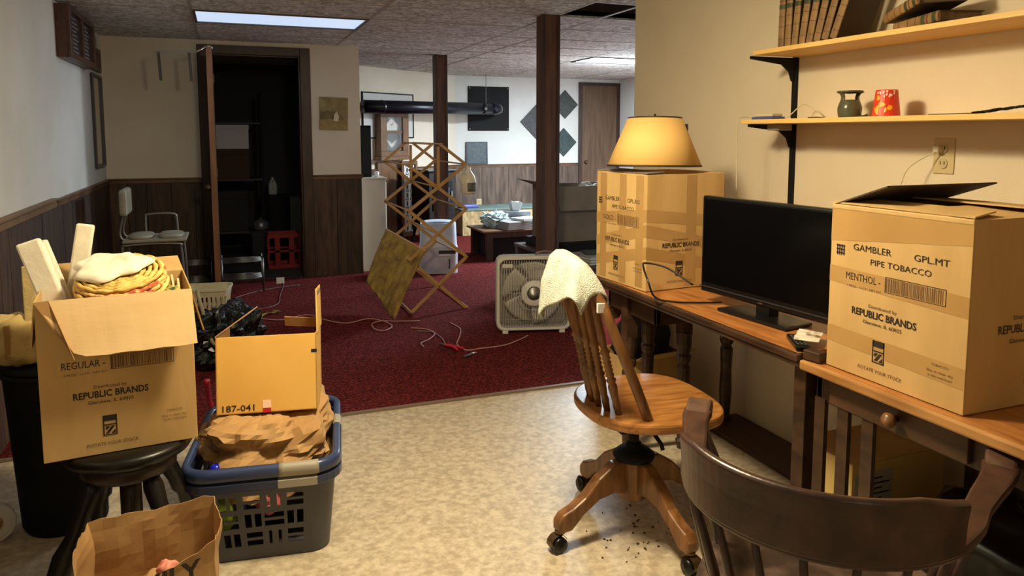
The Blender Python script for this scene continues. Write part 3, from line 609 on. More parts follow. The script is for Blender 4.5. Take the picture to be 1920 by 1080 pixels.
# towel
nb = len(bow)
def tw(u, v):
    f = (.31+.36*u)*(nb-1); i = int(f); p = bow[i].lerp(bow[min(i+1, nb-1)], f-i)
    q = V((p.x, p.y, p.z)); pk = math.exp(-((u-.62)/.22)**2)
    s_ = (v-.22)
    if s_ < 0: return q+V((.028+.006*math.sin(u*11), 0, .012+s_*.42))
    sm_ = min(1, max(0, (u-.12)/.4)); sm_ = sm_*sm_*(3-2*sm_); L = .06+.11*sm_+.05*pk+.008*math.sin(u*9)
    k = min(1, s_/.12); h = math.sin(k*math.pi/2)
    d = s_/.78*L
    return q+V((.028-.058*k-.05*d/L-.035*pk*min(1, d/L*2), -.05*d/L+.012*math.sin(u*13+2)*d/L*2, .012+.022*math.sin(k*math.pi*.75)+.03*pk*h*(1-d/L)-d*.92+.004*math.sin(u*30)*v))
tag_t = MB().grid(tw, 34, 26).build('hand_towel', towelm, smooth=True, solid=.006)
tag_t.matrix_world = Matrix.Translation((1.31, 2.19, 0)) @ Matrix.Rotation(R(-3), 4, 'Z')
tag(tag_t, 'cream terry hand towel draped over the top of the oak swivel chair', 'towel')
# ================================================================ CAPTAIN'S CHAIR
t = thing('captain_chair', 'dark worn wooden armchair with horseshoe rail in the right foreground', 'chair', (1.10, 1.108, 0), R(40))
out = []
for k in range(48):
    x, y = sup(2*math.pi*k/48, .235, .245, 2.5); out.append((x+.04, y))
MB().prism(out, .042, Matrix.Translation((0, 0, .415))).build('seat', mat('captain_seat', (52, 38, 32), (104, 84, 72), sc=9, rough=.4, lo=.45, hi=.62, bump=.1, bsc=30), t, bevel=.01)
def arc(a0, a1, r, z, n=20): return [(r*math.cos(R(a0+(a1-a0)*k/n)), r*math.sin(R(a0+(a1-a0)*k/n)), z) for k in range(n+1)]
ZR = .676
lft = [(.29, .326, ZR), (.25, .322, ZR), (.19, .308, ZR), (.12, .288, ZR), (.05, .270, ZR)]
rgt = [(x, -y, z) for x, y, z in lft][::-1]
path = lft+arc(96, 264, .262, ZR, 26)+rgt
n = len(path)
def ww(i):
    e = min(i, n-1-i); return .024+.012*max(0, 1-e/4) if e < 5 else max(.013, .024-.004*(e-4))
prof = [[(-ww(i), 0), (ww(i), 0), (ww(i), .022), (-ww(i), .022)] for i in range(n)]
MB().sweep(path, prof).build('arm_rail', capt, t, bevel=.006)
for sgn in (1, -1):                                          # scrolled hand grips, standing proud of the arm
    g_ = [(-.055, .0), (-.02, -.012), (.02, -.014), (.045, -.004), (.056, .014), (.05, .03), (.03, .036), (.0, .03), (-.03, .022), (-.055, .02)]
    M = Matrix.Translation((.292, sgn*.327, ZR)) @ Matrix.Rotation(R(sgn*6), 4, 'Z') @ Matrix.Translation((0, .031, 0)) @ Matrix.Rotation(R(90), 4, 'X')
    MB().prism(g_, .062, M).build('hand_grip', capt_w, t, bevel=.008)
cp = arc(106, 242, .264, ZR+.021, 30); m_ = len(cp)
prof = []
for i in range(m_):
    e = min(i, m_-1-i)/(m_/2); h = .082+.024*min(1, e*3.2)
    prof.append([(-.013, -.012), (.012, -.012), (.014, h*.5), (.018, h-.006), (.012, h), (.0, h-.001), (-.007, h*.5)])
MB().sweep(cp, prof).build('crest_rail', capt, t, bevel=.003)
for k, a in enumerate([106+148*i/8 for i in range(9)]):
    c_, s_ = math.cos(R(a)), math.sin(R(a))
    MB().turned((.200*c_+.03, .215*s_, .45), (.262*c_, .264*s_, ZR+.002), [(0, .008), (.25, .0115), (.5, .010), (1, .007)], 10).build('spindle', capt, t, smooth=True)
for sgn in (1, -1):
    MB().turned((.17, sgn*.205, .45), (.235, sgn*.30, ZR+.002), [(0, .012), (.15, .014), (.3, .02), (.45, .022), (.55, .012), (.6, .018), (.7, .017), (.85, .012), (1, .011)], 12).build('arm_post', capt, t, smooth=True)
    MB().turned((.10, sgn*.22, .45), (.12, sgn*.284, ZR+.002), [(0, .009), (.4, .012), (1, .008)], 8).build('spindle', capt, t, smooth=True)
    for sx in (1, -1):
        MB().turned((.04+sx*.2, sgn*.22, 0), (.04+sx*.14, sgn*.16, .42), [(0, .013), (.1, .016), (.2, .02), (.24, .013), (.28, .019), (.5, .023), (.75, .019), (.8, .024), (.84, .016), (1, .015)], 12).build('leg', capt, t, smooth=True)
    MB().turned((.04-.175, sgn*.195, .17), (.04+.175, sgn*.195, .17), [(0, .009), (.5, .014), (1, .009)], 8).build('stretcher', capt, t, smooth=True)
MB().turned((.04, -.195, .17), (.04, .195, .17), [(0, .009), (.5, .014), (1, .009)], 8).build('stretcher', capt, t, smooth=True)
# crumbs on the floor
b = MB(); rr = random.Random(11)
for k in range(46):
    x, y = rr.gauss(1.30, .10), rr.gauss(2.12, .09); s_ = rr.uniform(.002, .006)
    b.lathe([(0, 0), (s_, .001), (s_*.6, .004), (0, .005)], c=(x, y, .0), seg=5, cap=False)
stuff(tag(b.build('debris_crumbs', mat('crumb', (70, 44, 26), rough=.9)), 'scattered dark crumbs on the floor under the swivel chair', 'crumbs'))
# ================================================================ LEFT PILE
t = thing('piano_stool', 'black round piano stool with splayed turned legs under the filled carton', 'stool', (-.30, 2.40, 0))
MB().lathe([(0, .455), (.15, .455), (.17, .462), (.178, .475), (.178, .487), (.168, .497), (.12, .4985), (0, .4985)], seg=40).build('seat', mat('stool_black', (14, 11, 10), rough=.35, spec=.35), t, smooth=True)
MB().lathe([(0, .40), (.12, .40), (.13, .41), (.13, .455), (0, .455)], seg=32).lathe([(.02, .2), (.03, .24), (.03, .4), (.02, .4)], seg=16).build('apron', mat('stool_brown', (40, 26, 20), rough=.4), t, smooth=True)
for a in (37, 127, 217, 307):
    c_, s_ = math.cos(R(a)), math.sin(R(a))
    lg = MB().turned((.275*c_, .275*s_, .055), (.10*c_, .10*s_, .41), [(0, .018), (.1, .022), (.12, .03), (.16, .02), (.3, .03), (.45, .035), (.6, .022), (.65, .03), (.75, .024), (.9, .028), (1, .02)], 12).build('leg', mat('stool_black', (20, 16, 14)), t, smooth=True)
    gb = MB().blob((.29*c_, .29*s_, .028), (.026, .026, .028), 0, pw=2, nu=14, nv=10)
    for k in range(5):
        q = a+(k-2)*35; gb.tube(bez([(.275*c_, .275*s_, .075), (.29*c_+.024*math.cos(R(q)), .29*s_+.024*math.sin(R(q)), .05), (.29*c_+.03*math.cos(R(q)), .29*s_+.03*math.sin(R(q)), .012)], 3), .004, 5)
    gb.build('claw_foot', steel, lg, smooth=True)
rot = R(6.4)
W, D, H = .39, .345, .45
tC = thing('carton', 'open flapped carton filled with table mats on the black stool at left', 'carton', (-.318, 2.468, .4995), rot, group='printed cartons')
shell(W, D, H, card, tC)
carton_print((-W/2, -D/2, 0), (1, 0, 0), (0, 0, 1), W, H, tC, False, '', 'REGULAR -')
# torn front flap folded outwards
a, b_ = V((-W/2, -D/2-.002, H)), V((W/2, -D/2-.002, H)); dv = V((.006, -.055, -.15))
n_ = 14; vs = []; fs = []
for i in range(n_+1):
    p = a.lerp(b_, i/n_); k = min(1, i/n_/.235); L = .02+k*.98; q = p+dv*L+V((.012*(1-k)+.0, 0, .0015*math.sin(i*1.9)))*(k)
    vs += [p, q]
for i in range(n_): fs.append((2*i, 2*i+2, 2*i+3, 2*i+1))
MB().add(vs, fs).build('front_flap', card_p, tC, solid=.005)
MB().add([a+V((0, -.002, 0)), a+V((.035, -.002, .002)), a+V((.092, -.075, -.15)), a+V((.068, -.04, -.11))], [(0, 1, 2, 3)]).build('torn_edge', card_in, tC, solid=.003)
flap(tC, (-W/2, D/2, H), (-W/2, -D/2, H), (-.12, 0, -1), .13, card)
flap(tC, (W/2, -D/2, H), (W/2, D/2, H), (.25, 0, -1), .14, card, .04)
flap(tC, (W/2, D/2, H), (-W/2, D/2, H), (0, .5, .18), .1, card)
MB().cbox((0, 0, .31), (W-.02, D-.02, .005)).build('packed_layer', card_in, tC)
def W3(x, y, z): c_, s_ = math.cos(rot), math.sin(rot); return (-.318+c_*x-s_*y, 2.468+s_*x+c_*y, .4995+z)
# table mats
ym = mat('straw', (198, 158, 78), (232, 198, 116), sc=34, rough=.8, bump=.5, bsc=80); ym2 = mat('straw_patterned', (214, 176, 100), (168, 74, 44), sc=44, rough=.8, bump=.5, bsc=80, lo=.5, hi=.58)
for k, (r_, dx, dy, mm, lb) in enumerate(((.124, .01, -.012, ym, 'lowest straw table mat of the stack in the carton'), (.127, 0, -.01, ym2, 'second straw table mat from the bottom with a rust pattern'), (.125, .004, -.004, ym2, 'third straw table mat of the stack with a rust pattern'), (.122, 0, .004, ym, 'topmost yellow straw table mat under the white cloth'))):
    b = MB()
    for q in range(7):
        rr_ = r_-.0085-q*.0165
        b.tube([(rr_*math.cos(2*math.pi*i/48+k*.9), rr_*math.sin(2*math.pi*i/48+k*.9), .002*math.sin(i*2.1)) for i in range(48)], [.0072+.0014*math.sin(i*math.pi*.5) for i in range(48)], 6, closed=True)
    b.lathe([(0, -.004), (.03, -.004), (.03, .004), (0, .004)], seg=12)
    o = b.build('straw_mat', mm, smooth=True); o.location = W3(.012+dx, -.02+dy, .448+k*.0125); o.rotation_euler = (R(17), R(-4), 0)
    tag(o, lb, 'table mat', 'straw mats in the carton')
def cl(u, v):
    a = 2*math.pi*u; r_ = v*(.103+.012*math.sin(3*a+1)+.008*math.sin(7*a))
    x, y = r_*math.cos(a), r_*math.sin(a)*.82
    e = max(0, v-.86)*.10
    return V((x, y, .006+.007*abs(noise.noise(V((x*22, y*22, 1))))+.006*math.exp(-((r_-.055)/.012)**2)*(1 if 0 < u < .5 else .4)-e))
o = MB().grid(cl, 56, 14, True).build('white_napkin', cloth_w, smooth=True, solid=.003); o.location = W3(-.014, .0, .508); o.rotation_euler = (R(17), R(-3), R(-6))
tag(o, 'creased white napkin spread on top of the straw mats', 'napkin')
# rolled white cloths standing in the carton
def slab(name, label, cat, p, q, w, h, m, folds=3):
    p, q = V(p), V(q); d = (q-p).normalized(); x = d.cross(V((0, 1, 0))).normalized(); y = x.cross(d); L = (q-p).length
    b = MB()
    for k in range(folds):
        M = Matrix((x, y, d)).transposed().to_4x4(); M.translation = p+y*(k-(folds-1)/2)*h/folds
        b.box((-w/2+.004*(k % 2), -h/folds/2+.001, 0), (w/2-.003*(k % 2), h/folds/2-.001, L-.006*((k*2) % 3)), M)
    return tag(b.build(name, m, bevel=.006), label, cat)
slab('folded_tablecloth', 'thick folded white tablecloth leaning left out of the filled carton', 'tablecloth', W3(-.125, .03, .30), W3(-.215, .075, .585), .062, .10, cloth_w)
slab('folded_sheet', 'narrow folded white cloth leaning right behind the straw mats', 'cloth', W3(-.135, .135, .28), W3(-.075, .15, .62), .05, .05, cloth_w, 2)
t = thing('gift_wrap', 'green and red patterned bundle in the right corner of the filled carton', 'bundle', W3(.13, -.07, .40))
MB().blob((0, 0, 0), (.045, .06, .035), .5, 8, 2.4, seed=3).build('bundle', mat('green_wrap', (30, 74, 40), (170, 150, 70), sc=40, rough=.35, lo=.45, hi=.55), t, smooth=True)
MB().bar((.03, -.04, .0), (.012, .09, .05), .006, .03).bar((.045, -.05, -.02), (.03, .08, .04), .006, .03).build('pale_slat', card_p, t)
# bin and cream bag
t = thing('dark_bin', 'tall black bin in the shadow beside the stool at the left edge', 'bin', (-.585, 2.98, 0))
MB().lathe([(.0, .0), (.125, 0), (.135, .02), (.165, .56), (.175, .57), (.175, .585), (.16, .585), (.13, .03), (0, .03)], seg=32).build('bin_body', blackm, t, smooth=True)
MB().lathe([(.168, .586), (.17, .60), (.1, .61), (0, .612)], seg=32).build('bin_lid', blackm, t, smooth=True)
t = thing('cream_bag', 'cream cloth bag with a dangling handle slumped on the black bin', 'bag', (-.675, 2.92, .613))
MB().blob((0, 0, .085), (.085, .07, .085), .25, 7, 2.6, seed=6, flat=.0).build('bag_body', mat('cream_fabric', (190, 164, 106), (206, 182, 126), sc=9, rough=.85, bump=.3, bsc=60), t, smooth=True)
MB().box((.02, -.03, .15), (.06, -.018, .34)).build('handle', mat('cream_fabric', (190, 164, 106)), t, bevel=.004)
MB().box((-.03, -.078, .04), (-.015, -.06, .15)).build('strap', card_in, t)
t = thing('ribbon_roll', 'white ribbon roll standing on the floor at the left edge', 'roll', (-.79, 2.90, .0))
Mx = Matrix.Translation((0, 0, .068)) @ Matrix.Rotation(R(-68), 4, 'Z') @ Matrix.Rotation(R(90), 4, 'Y')
MB().lathe([(.03, -.02), (.066, -.02), (.068, -.016), (.068, .016), (.066, .02), (.03, .02)], seg=36, M=Mx, cap=False).build('roll_body', white, t, smooth=False)
MB().lathe([(.026, -.018), (.031, -.018), (.031, .018), (.026, .018)], seg=24, M=Mx, cap=False).build('core', card_p, t, smooth=False)
MB().lathe([(.046, .0205), (.05, .0225), (.054, .0205)], seg=36, M=Mx, cap=False).lathe([(.046, -.0205), (.05, -.0225), (.054, -.0205)], seg=36, M=Mx, cap=False).build('ridge', white, t, smooth=True)
# grocery bag
t = thing('paper_bag', 'open brown paper grocery bag in the left foreground', 'bag', (0, 0, 0))
pts = [(-.355, 2.035), (-.055, 2.072), (-.045, 1.985), (-.06, 1.895), (-.235, 1.83), (-.365, 1.86), (-.375, 1.95)]
top = [.425, .425, .40, .392, .335, .36, .40]
per = []; NS = 10
for i in range(7):
    for k in range(NS): f = k/NS; a = pts[i]; b_ = pts[(i+1) % 7]; per.append((a[0]+(b_[0]-a[0])*f, a[1]+(b_[1]-a[1])*f, top[i]+(top[(i+1) % 7]-top[i])*f))
mx, my = -.21, 1.955
def bg(u, v):
    i = int(round(u*len(per))) % len(per); x, y, z = per[i]; e = .86+.14*v
    nz = noise.noise(V((x*13, y*13, v*5)))*.012*(.3+v)
    dx, dy = x-mx, y-my; l = math.hypot(dx, dy)
    return V((mx+dx*e+dx/l*nz, my+dy*e+dy/l*nz, z*v+.001+(.004*math.sin(i*.9)+.003*math.sin(i*2.3) if v > .98 else 0)))
MB().grid(bg, len(per), 16, True).build('bag_walls', kraft, t, solid=.002)
MB().add([(mx+(x-mx)*.86, my+(y-my)*.86, .002) for x, y in pts], [tuple(range(7))]).build('bag_base', kraft, t)
pA, pB = V((-.235*.98+mx*.02, 1.83, 0)), V((-.06, 1.895, 0)); uu = (pB-pA).normalized()
p = Print((pA.x, pA.y-.002, 0), uu, (-.0, -.0, 1), off=.010)
p.text('FAMILY', -.065, .15, .320, .048, bold=.03); p.build('bag_lettering', ink, t)
o = MB().blob((-.17, 1.93, .315), (.024, .022, .03), .3, 6, 2.2, seed=4).build('pink_wrapper', mat('pink_paper', (236, 160, 140), (226, 130, 110), sc=10, rough=.6), smooth=True)
tag(o, 'small pink wrapper peeking out inside the paper bag', 'wrapper')
o = MB().blob((-.22, 1.955, .17), (.115, .07, .12), .3, 6, 3, seed=8).build('crumpled_paper', kraft, smooth=True)
tag(o, 'crumpled brown paper filling the paper grocery bag', 'paper')
# ================================================================ LAUNDRY BASKET
t = thing('laundry_basket', 'navy rimmed grey plastic laundry basket holding a yellow carton', 'basket', (.115, 2.735, 0), R(-8))
def rr_pt(u, hx, hy, r_):                                    # rounded rectangle perimeter
    L1, L2, q = 2*(hx-r_), 2*(hy-r_), math.pi*r_/2; T = 2*L1+2*L2+4*q; d = (u % 1)*T
    for k, (L, dirx, diry, ox, oy, a0) in enumerate(((L1, 1, 0, -hx+r_, -hy, -90), (L2, 0, 1, hx, -hy+r_, 0), (L1, -1, 0, hx-r_, hy, 90), (L2, 0, -1, -hx, hy-r_, 180))):
        if d < L: return ox+dirx*d, oy+diry*d, k, d, L
        d -= L
        if d < q:
            c_ = ((hx-r_, -hy+r_), (hx-r_, hy-r_), (-hx+r_, hy-r_), (-hx+r_, -hy+r_))[k]; a = R(a0+90*d/q)
            return c_[0]+r_*math.cos(a), c_[1]+r_*math.sin(a), -1, 0, 1
        d -= q
    return -hx+r_, -hy, 0, 0, L1
NU, NV, HZ = 190, 30, .285
def lb_(u, v):
    hx = .205+.028*v; hy = .275+.033*v
    x, y, *_ = rr_pt(u, hx, hy, .06); return V((x, y, .004+HZ*v))
def slots(i, j):
    x, y, k, d, L = rr_pt((i+.5)/NU, .22, .29, .06)
    if k < 0 or not (4 <= j <= 25): return False
    n_ = int((L-.03)/.068); m0 = (L-n_*.068)/2; a = d-m0
    if a < 0 or a >= n_*.068: return False
    bi = int(a/.068); fa = a-bi*.068; jj = j-4; bj = jj//7; fj = jj % 7
    if bj > 2: return False
    if (bi+bj) % 2: return (fj in (1, 2) or fj in (4, 5)) and .008 < fa < .060
    return 1 <= fj <= 5 and (.010 < fa < .026 or .042 < fa < .058)
MB().grid(lb_, NU, NV, True, slots).build('basket_walls', greyp, t, solid=.0035)
MB().add([lb_(k/60, 0) for k in range(60)], [tuple(range(60))]).build('basket_base', greyp, t, solid=.004)
def ring(hx, hy, r_, z, prof, u0=0, u1=1, n=96, closed=True):
    return MB().sweep([(*rr_pt(u0+(u1-u0)*k/n, hx, hy, r_)[:2], z) for k in range(n if closed else n+1)], prof, closed=closed)
pr1 = [(0, 0), (.012, -.004), (.020, .0), (.021, .026), (.014, .036), (.0, .038), (-.008, .03), (-.008, .02)]
ring(.232, .308, .075, .298, pr1).build('rim', navy, t, smooth=True)
ring(.229, .305, .07, .262, [(0, 0), (.02, -.004), (.024, .0), (.024, .024), (.0, .03)]).build('lower_lip', mat('navy_dark', (44, 52, 78), rough=.35), t, smooth=False)
pr2 = [(x*1.06+.001 if x > 0 else x, z*1.03) for x, z in pr1]
for u0, u1 in ((.105, .165), (.33, .37), (.605, .665)): ring(.232, .308, .075, .298, pr2, u0, u1, 8, False).build('handle_grip', gripm, t, smooth=True)
for u0, u1 in ((.105, .165),): ring(.2305, .3065, .07, .262, [(0, 0), (.02, -.004), (.025, .0), (.025, .024), (.0, .03)], u0, u1, 8, False).build('handle_grip', gripm, t)
LM = Matrix.Translation((.115, 2.735, 0)) @ Matrix.Rotation(R(-8), 4, 'Z')
def at(o): o.matrix_world = LM; return o
tag(at(MB().blob((.0, -.02, .30), (.20, .225, .13), .30, 5.5, 3.5, 60, 40, seed=12).build('crumpled_bag', kraft, smooth=False)), 'crumpled brown paper bag stuffed into the laundry basket under the yellow carton', 'bag')
tag(at(MB().blob((-.15, -.23, .30), (.02, .02, .02), 0, pw=2.2, nu=16, nv=10).build('blue_ball', mat('blue_cap', (24, 34, 190), rough=.2), smooth=True)), 'bright blue round ball inside the left corner of the laundry basket', 'ball')
for nm, c_, r_, cc, lb in (('pink_cloth', (.02, -.20, .17), (.05, .05, .045), ((226, 150, 160), (190, 60, 80)), 'pink and red cloth visible through the front slots of the basket'), ('lime_cloth', (-.14, -.2, .15), (.045, .05, .075), ((170, 190, 40), (60, 90, 40)), 'lime green cloth visible through the left slots of the basket'), ('orange_packet', (.06, -.2, .25), (.03, .04, .02), ((232, 110, 40), (240, 140, 60)), 'orange packet under the front rim of the basket'), ('dark_clothes', (.04, .05, .1), (.15, .17, .08), ((22, 22, 26), (40, 34, 40)), 'dark clothes at the bottom of the laundry basket')):
    tag(at(MB().blob(c_, r_, .2, 7, 2.5, seed=c_[0]*90).build(nm, mat(nm, cc[0], cc[1], sc=20, rough=.6), smooth=True)), lb, 'cloth' if 'cloth' in nm else 'packet')
t = thing('small_carton', 'yellow open carton marked 187-041 standing in the laundry basket', 'carton', rot=(R(-7), 0, R(-10)), loc=(.127, 2.735, .425))
W, D, H = .335, .25, .265
b = MB().box((-W/2, -D/2, 0), (W/2, -D/2+.005, H)).box((-W/2, D/2-.005, 0), (W/2, D/2, H-.05)).box((-W/2, -D/2, 0), (-W/2+.005, D/2, H)).box((W/2-.005, -D/2, 0), (W/2, D/2, H)).box((-W/2, -D/2, 0), (W/2, D/2, .005))
b.build('box_walls', card_y, t, bevel=.001)
flap(t, (-W/2, D/2, H), (-W/2, -D/2, H), (.5, .1, .35), .13, card_in, .01)
flap(t, (W/2, -D/2+.02, H), (W/2, D/2, H), (-.02, .04, 1), .15, card_y, .01)
MB().add([(W/2+.001, -D/2+.03, H+.01), (W/2+.001, D/2-.01, H+.01), (W/2+.001, D/2-.01, H+.14), (W/2+.001, -D/2+.05, H+.14)], [(0, 1, 2, 3)]).build('grey_lining', card_g, t, solid=.001)
flap(t, (W/2, D/2-.02, H-.01), (W/2-.13, D/2-.01, H-.0), (0, -.2, .4), .04, card_in, .0)
p = Print((-W/2, -D/2, 0), (1, 0, 0), (0, 0, 1)); p.text('187-041', .02, .125, .010, .021, bold=.01); p.build('printed_number', ink, t)
MB().box((-.015, -D/2-.0015, .0), (.012, -D/2, .016)).build('red_tape', mat('red_tape', (170, 30, 50), rough=.4), t)
MB().box((-.015, -D/2-.0015, .016), (.012, -D/2, .042)).build('white_sticker', mat('sticker_pink', (240, 206, 190), rough=.5), t)
MB().box((W/2-.018, -D/2-.001, H-.066), (W/2+.001, -D/2+.0005, H-.055)).build('slot', void, t)
# red strap behind
tag(MB().tube(bez([(-.10, 3.12, .42), (-.09, 3.14, .30), (-.04, 3.16, .18), (.02, 3.2, .05), (.08, 3.25, .008)], 6), .011, 8).build('red_strap', mat('red_strap', (150, 18, 44), rough=.5), smooth=True), 'red strap hanging behind the filled carton', 'strap')
# ================================================================ LEFT WALL AND BACK WALL DECOR
def wallbox(name, label, cat, y0, y1, z0, z1, d): return thing(name, label, cat, (XL, (y0+y1)/2, (z0+z1)/2))
mah = mat('reddish_mahogany', (62, 34, 28), (84, 48, 38), sc=6, st=(3, 1, 3), rough=.4)
t = wallbox('wall_plaque', 'deep dark wooden wall plaque with rows of small lettering high on the left wall', 'plaque', 5.5, 6.5, 1.88, 2.23, .08)
MB().box((0, -.5, -.17), (.06, .5, .165)).build('plaque_case', mah, t, bevel=.004)
f = MB(); f.box((.06, -.5, -.17), (.085, -.42, .165)).box((.06, .42, -.17), (.085, .5, .165)).box((.06, -.42, -.17), (.085, .42, -.13)).box((.06, -.42, .13), (.085, .42, .165)).box((.06, -.03, -.13), (.083, .03, .13))
f.build('frame', mah, t, bevel=.003)
MB().box((.06, -.42, -.13), (.064, -.03, .13)).box((.06, .03, -.13), (.064, .42, .13)).build('panel', mat('plaque_panel', (38, 30, 36), rough=.4), t)
g = MB()
for k in range(9):
    for y_ in (-.36, .08): g.box((.064, y_+.02*(k % 2), -.115+k*.027), (.0655, y_+.26-.03*(k % 3), -.107+k*.027))
g.build('lettering_rows', mat('silver_print', (130, 126, 134), rough=.5), t)['kind'] = 'stuff'
t = thing('picture', 'small dark reddish framed picture above the tall mirror', 'picture', (XL, 6.98, 2.0))
MB().box((0, -.22, -.09), (.025, .22, .10)).build('picture_frame', mah, t, bevel=.003)
MB().box((.025, -.17, -.06), (.027, .17, .07)).build('picture_print', mat('dark_print', (66, 40, 44), (96, 60, 60), sc=9), t)
tag(MB().box((XL, 6.84, 2.125), (XL+.004, 7.16, 2.205)).build('paper_note', mat('note_paper', (170, 160, 136), rough=.8)), 'pale paper note pinned high in the left corner', 'note')
t = thing('wall_mirror', 'tall grey framed mirror on the left wall near the corner', 'mirror', (XL, 6.98, 1.5))
f = MB(); f.box((0, -.24, -.38), (.022, -.21, .38)).box((0, .21, -.38), (.022, .24, .38)).box((0, -.21, -.38), (.022, .21, -.355)).box((0, -.21, .355), (.022, .21, .38)); f.build('mirror_frame', mat('grey_frame', (60, 58, 60), rough=.4), t, bevel=.004)
MB().box((.002, -.21, -.355), (.008, .21, .355)).build('mirror_glass', mat('mirror', (190, 190, 190), rough=.06, metal=1), t)
t = thing('painting', 'small beige landscape canvas right of the doorway', 'picture', (.995, YB, 1.59), rot=(0, R(1.5), 0))
MB().box((-.135, -.022, -.155), (.135, 0, .155)).build('canvas', mat('painting_ground', (128, 112, 74), (160, 144, 100), sc=7, rough=.8, dist=1), t, bevel=.002)
def pp(fn, m, nm):
    MB().add(fn, [tuple(range(len(fn)))]).build(nm, m, t)
pp([(-.13, -.0225, -.15), (.13, -.0225, -.15), (.13, -.0225, -.07), (.02, -.0225, -.055), (-.13, -.0225, -.075)], mat('paint_field', (170, 146, 92), (148, 122, 72), sc=12, rough=.8), 'painted_field')
pp([(.0, -.0228, -.07), (.04, -.0228, -.075), (.05, -.0228, -.03), (.03, -.0228, .02), (.012, -.0228, .0), (-.01, -.0228, -.03)], mat('paint_white', (214, 204, 170), rough=.8), 'painted_figure')
pp([(-.13, -.0228, .0), (-.06, -.0228, .03), (.0, -.0228, .01), (.0, -.0228, -.05), (-.13, -.0228, -.06)], mat('paint_trees', (100, 92, 58), (120, 108, 70), sc=14, rough=.8), 'painted_trees')
t = thing('door_hanger', 'clear plastic hanger with two dangling strips hooked over the door edge', 'hanger', (-.13, 6.62, 2.06))
MB().tube(bez([(.06, 0, .03), (.05, -.01, .046), (.02, -.015, .04), (-.01, -.02, .02), (-.05, -.02, .0)], 5), .011, 8).build('chrome_hook', chrome, t, smooth=True)
MB().bar((-.05, -.02, 0), (-.36, -.02, -.02), .008, .02).build('hanger_bar', mat('clear_plastic', (150, 148, 144), rough=.2, alpha=.35), t)
for x in (-.335, -.11): MB().bar((x, -.02, -.01), (x+.01, -.02, -.24), .022, .006, up=V((0, 1, 0))).build('strip', mat('dark_strip', (62, 56, 50), rough=.5), t)
# ================================================================ STORAGE ROOM CONTENTS
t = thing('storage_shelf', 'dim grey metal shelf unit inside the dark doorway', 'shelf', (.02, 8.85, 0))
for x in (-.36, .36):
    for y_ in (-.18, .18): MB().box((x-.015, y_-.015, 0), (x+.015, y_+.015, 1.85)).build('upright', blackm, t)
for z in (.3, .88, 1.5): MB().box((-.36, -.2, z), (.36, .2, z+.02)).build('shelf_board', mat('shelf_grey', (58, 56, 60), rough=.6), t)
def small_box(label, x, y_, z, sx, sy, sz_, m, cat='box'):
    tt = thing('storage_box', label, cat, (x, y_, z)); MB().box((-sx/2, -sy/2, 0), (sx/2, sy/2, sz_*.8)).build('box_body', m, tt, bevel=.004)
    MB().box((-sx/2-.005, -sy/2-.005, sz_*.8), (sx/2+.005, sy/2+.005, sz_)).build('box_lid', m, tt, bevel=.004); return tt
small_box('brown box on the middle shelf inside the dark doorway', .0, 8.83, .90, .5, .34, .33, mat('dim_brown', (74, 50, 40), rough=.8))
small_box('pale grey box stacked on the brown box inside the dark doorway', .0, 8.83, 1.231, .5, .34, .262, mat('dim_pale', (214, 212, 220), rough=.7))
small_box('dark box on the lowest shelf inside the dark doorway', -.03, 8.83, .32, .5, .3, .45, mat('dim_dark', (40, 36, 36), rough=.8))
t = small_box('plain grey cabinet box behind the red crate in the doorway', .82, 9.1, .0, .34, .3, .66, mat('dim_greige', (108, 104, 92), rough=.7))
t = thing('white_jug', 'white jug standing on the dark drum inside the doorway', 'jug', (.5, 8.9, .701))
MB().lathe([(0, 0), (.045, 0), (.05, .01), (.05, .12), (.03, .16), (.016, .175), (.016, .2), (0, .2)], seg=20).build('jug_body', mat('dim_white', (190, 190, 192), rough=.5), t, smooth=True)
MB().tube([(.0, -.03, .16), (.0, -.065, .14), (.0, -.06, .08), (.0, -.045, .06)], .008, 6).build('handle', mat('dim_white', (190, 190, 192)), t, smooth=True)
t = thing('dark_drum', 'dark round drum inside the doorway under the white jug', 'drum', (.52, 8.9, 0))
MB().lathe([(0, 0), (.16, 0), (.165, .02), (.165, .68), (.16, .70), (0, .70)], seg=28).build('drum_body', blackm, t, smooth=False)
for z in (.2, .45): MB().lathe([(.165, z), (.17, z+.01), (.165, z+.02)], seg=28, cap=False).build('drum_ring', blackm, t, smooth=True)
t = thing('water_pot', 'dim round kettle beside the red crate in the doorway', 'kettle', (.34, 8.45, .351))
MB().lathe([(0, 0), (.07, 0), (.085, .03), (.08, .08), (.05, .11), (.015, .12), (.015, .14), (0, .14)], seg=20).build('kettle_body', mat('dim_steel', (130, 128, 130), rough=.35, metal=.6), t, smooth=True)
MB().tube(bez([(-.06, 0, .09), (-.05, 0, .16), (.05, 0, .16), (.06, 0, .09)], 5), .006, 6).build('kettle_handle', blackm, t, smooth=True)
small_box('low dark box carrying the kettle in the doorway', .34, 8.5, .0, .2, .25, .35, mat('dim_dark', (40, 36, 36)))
rc = mat('red_crate_plastic', (140, 18, 22), rough=.4)
t = thing('red_crate', 'red plastic bottle crate standing just inside the doorway', 'crate', (.54, 8.1, 0))
for a in ((-.16, -.14), (.145, -.14), (-.16, .125), (.145, .125)): MB().box((a[0], a[1], 0), (a[0]+.015, a[1]+.015, .36)).build('corner_post', rc, t)
for z in (0, .17, .32):
    for s_ in (-1, 1):
        MB().box((-.145, s_*.133-.007, z), (.145, s_*.133+.007, z+.04 if z != .17 else z+.02)).build('side_rail', rc, t)
        MB().box((s_*.153-.007, -.125, z), (s_*.153+.007, .125, z+.04 if z != .17 else z+.02)).build('side_rail', rc, t)
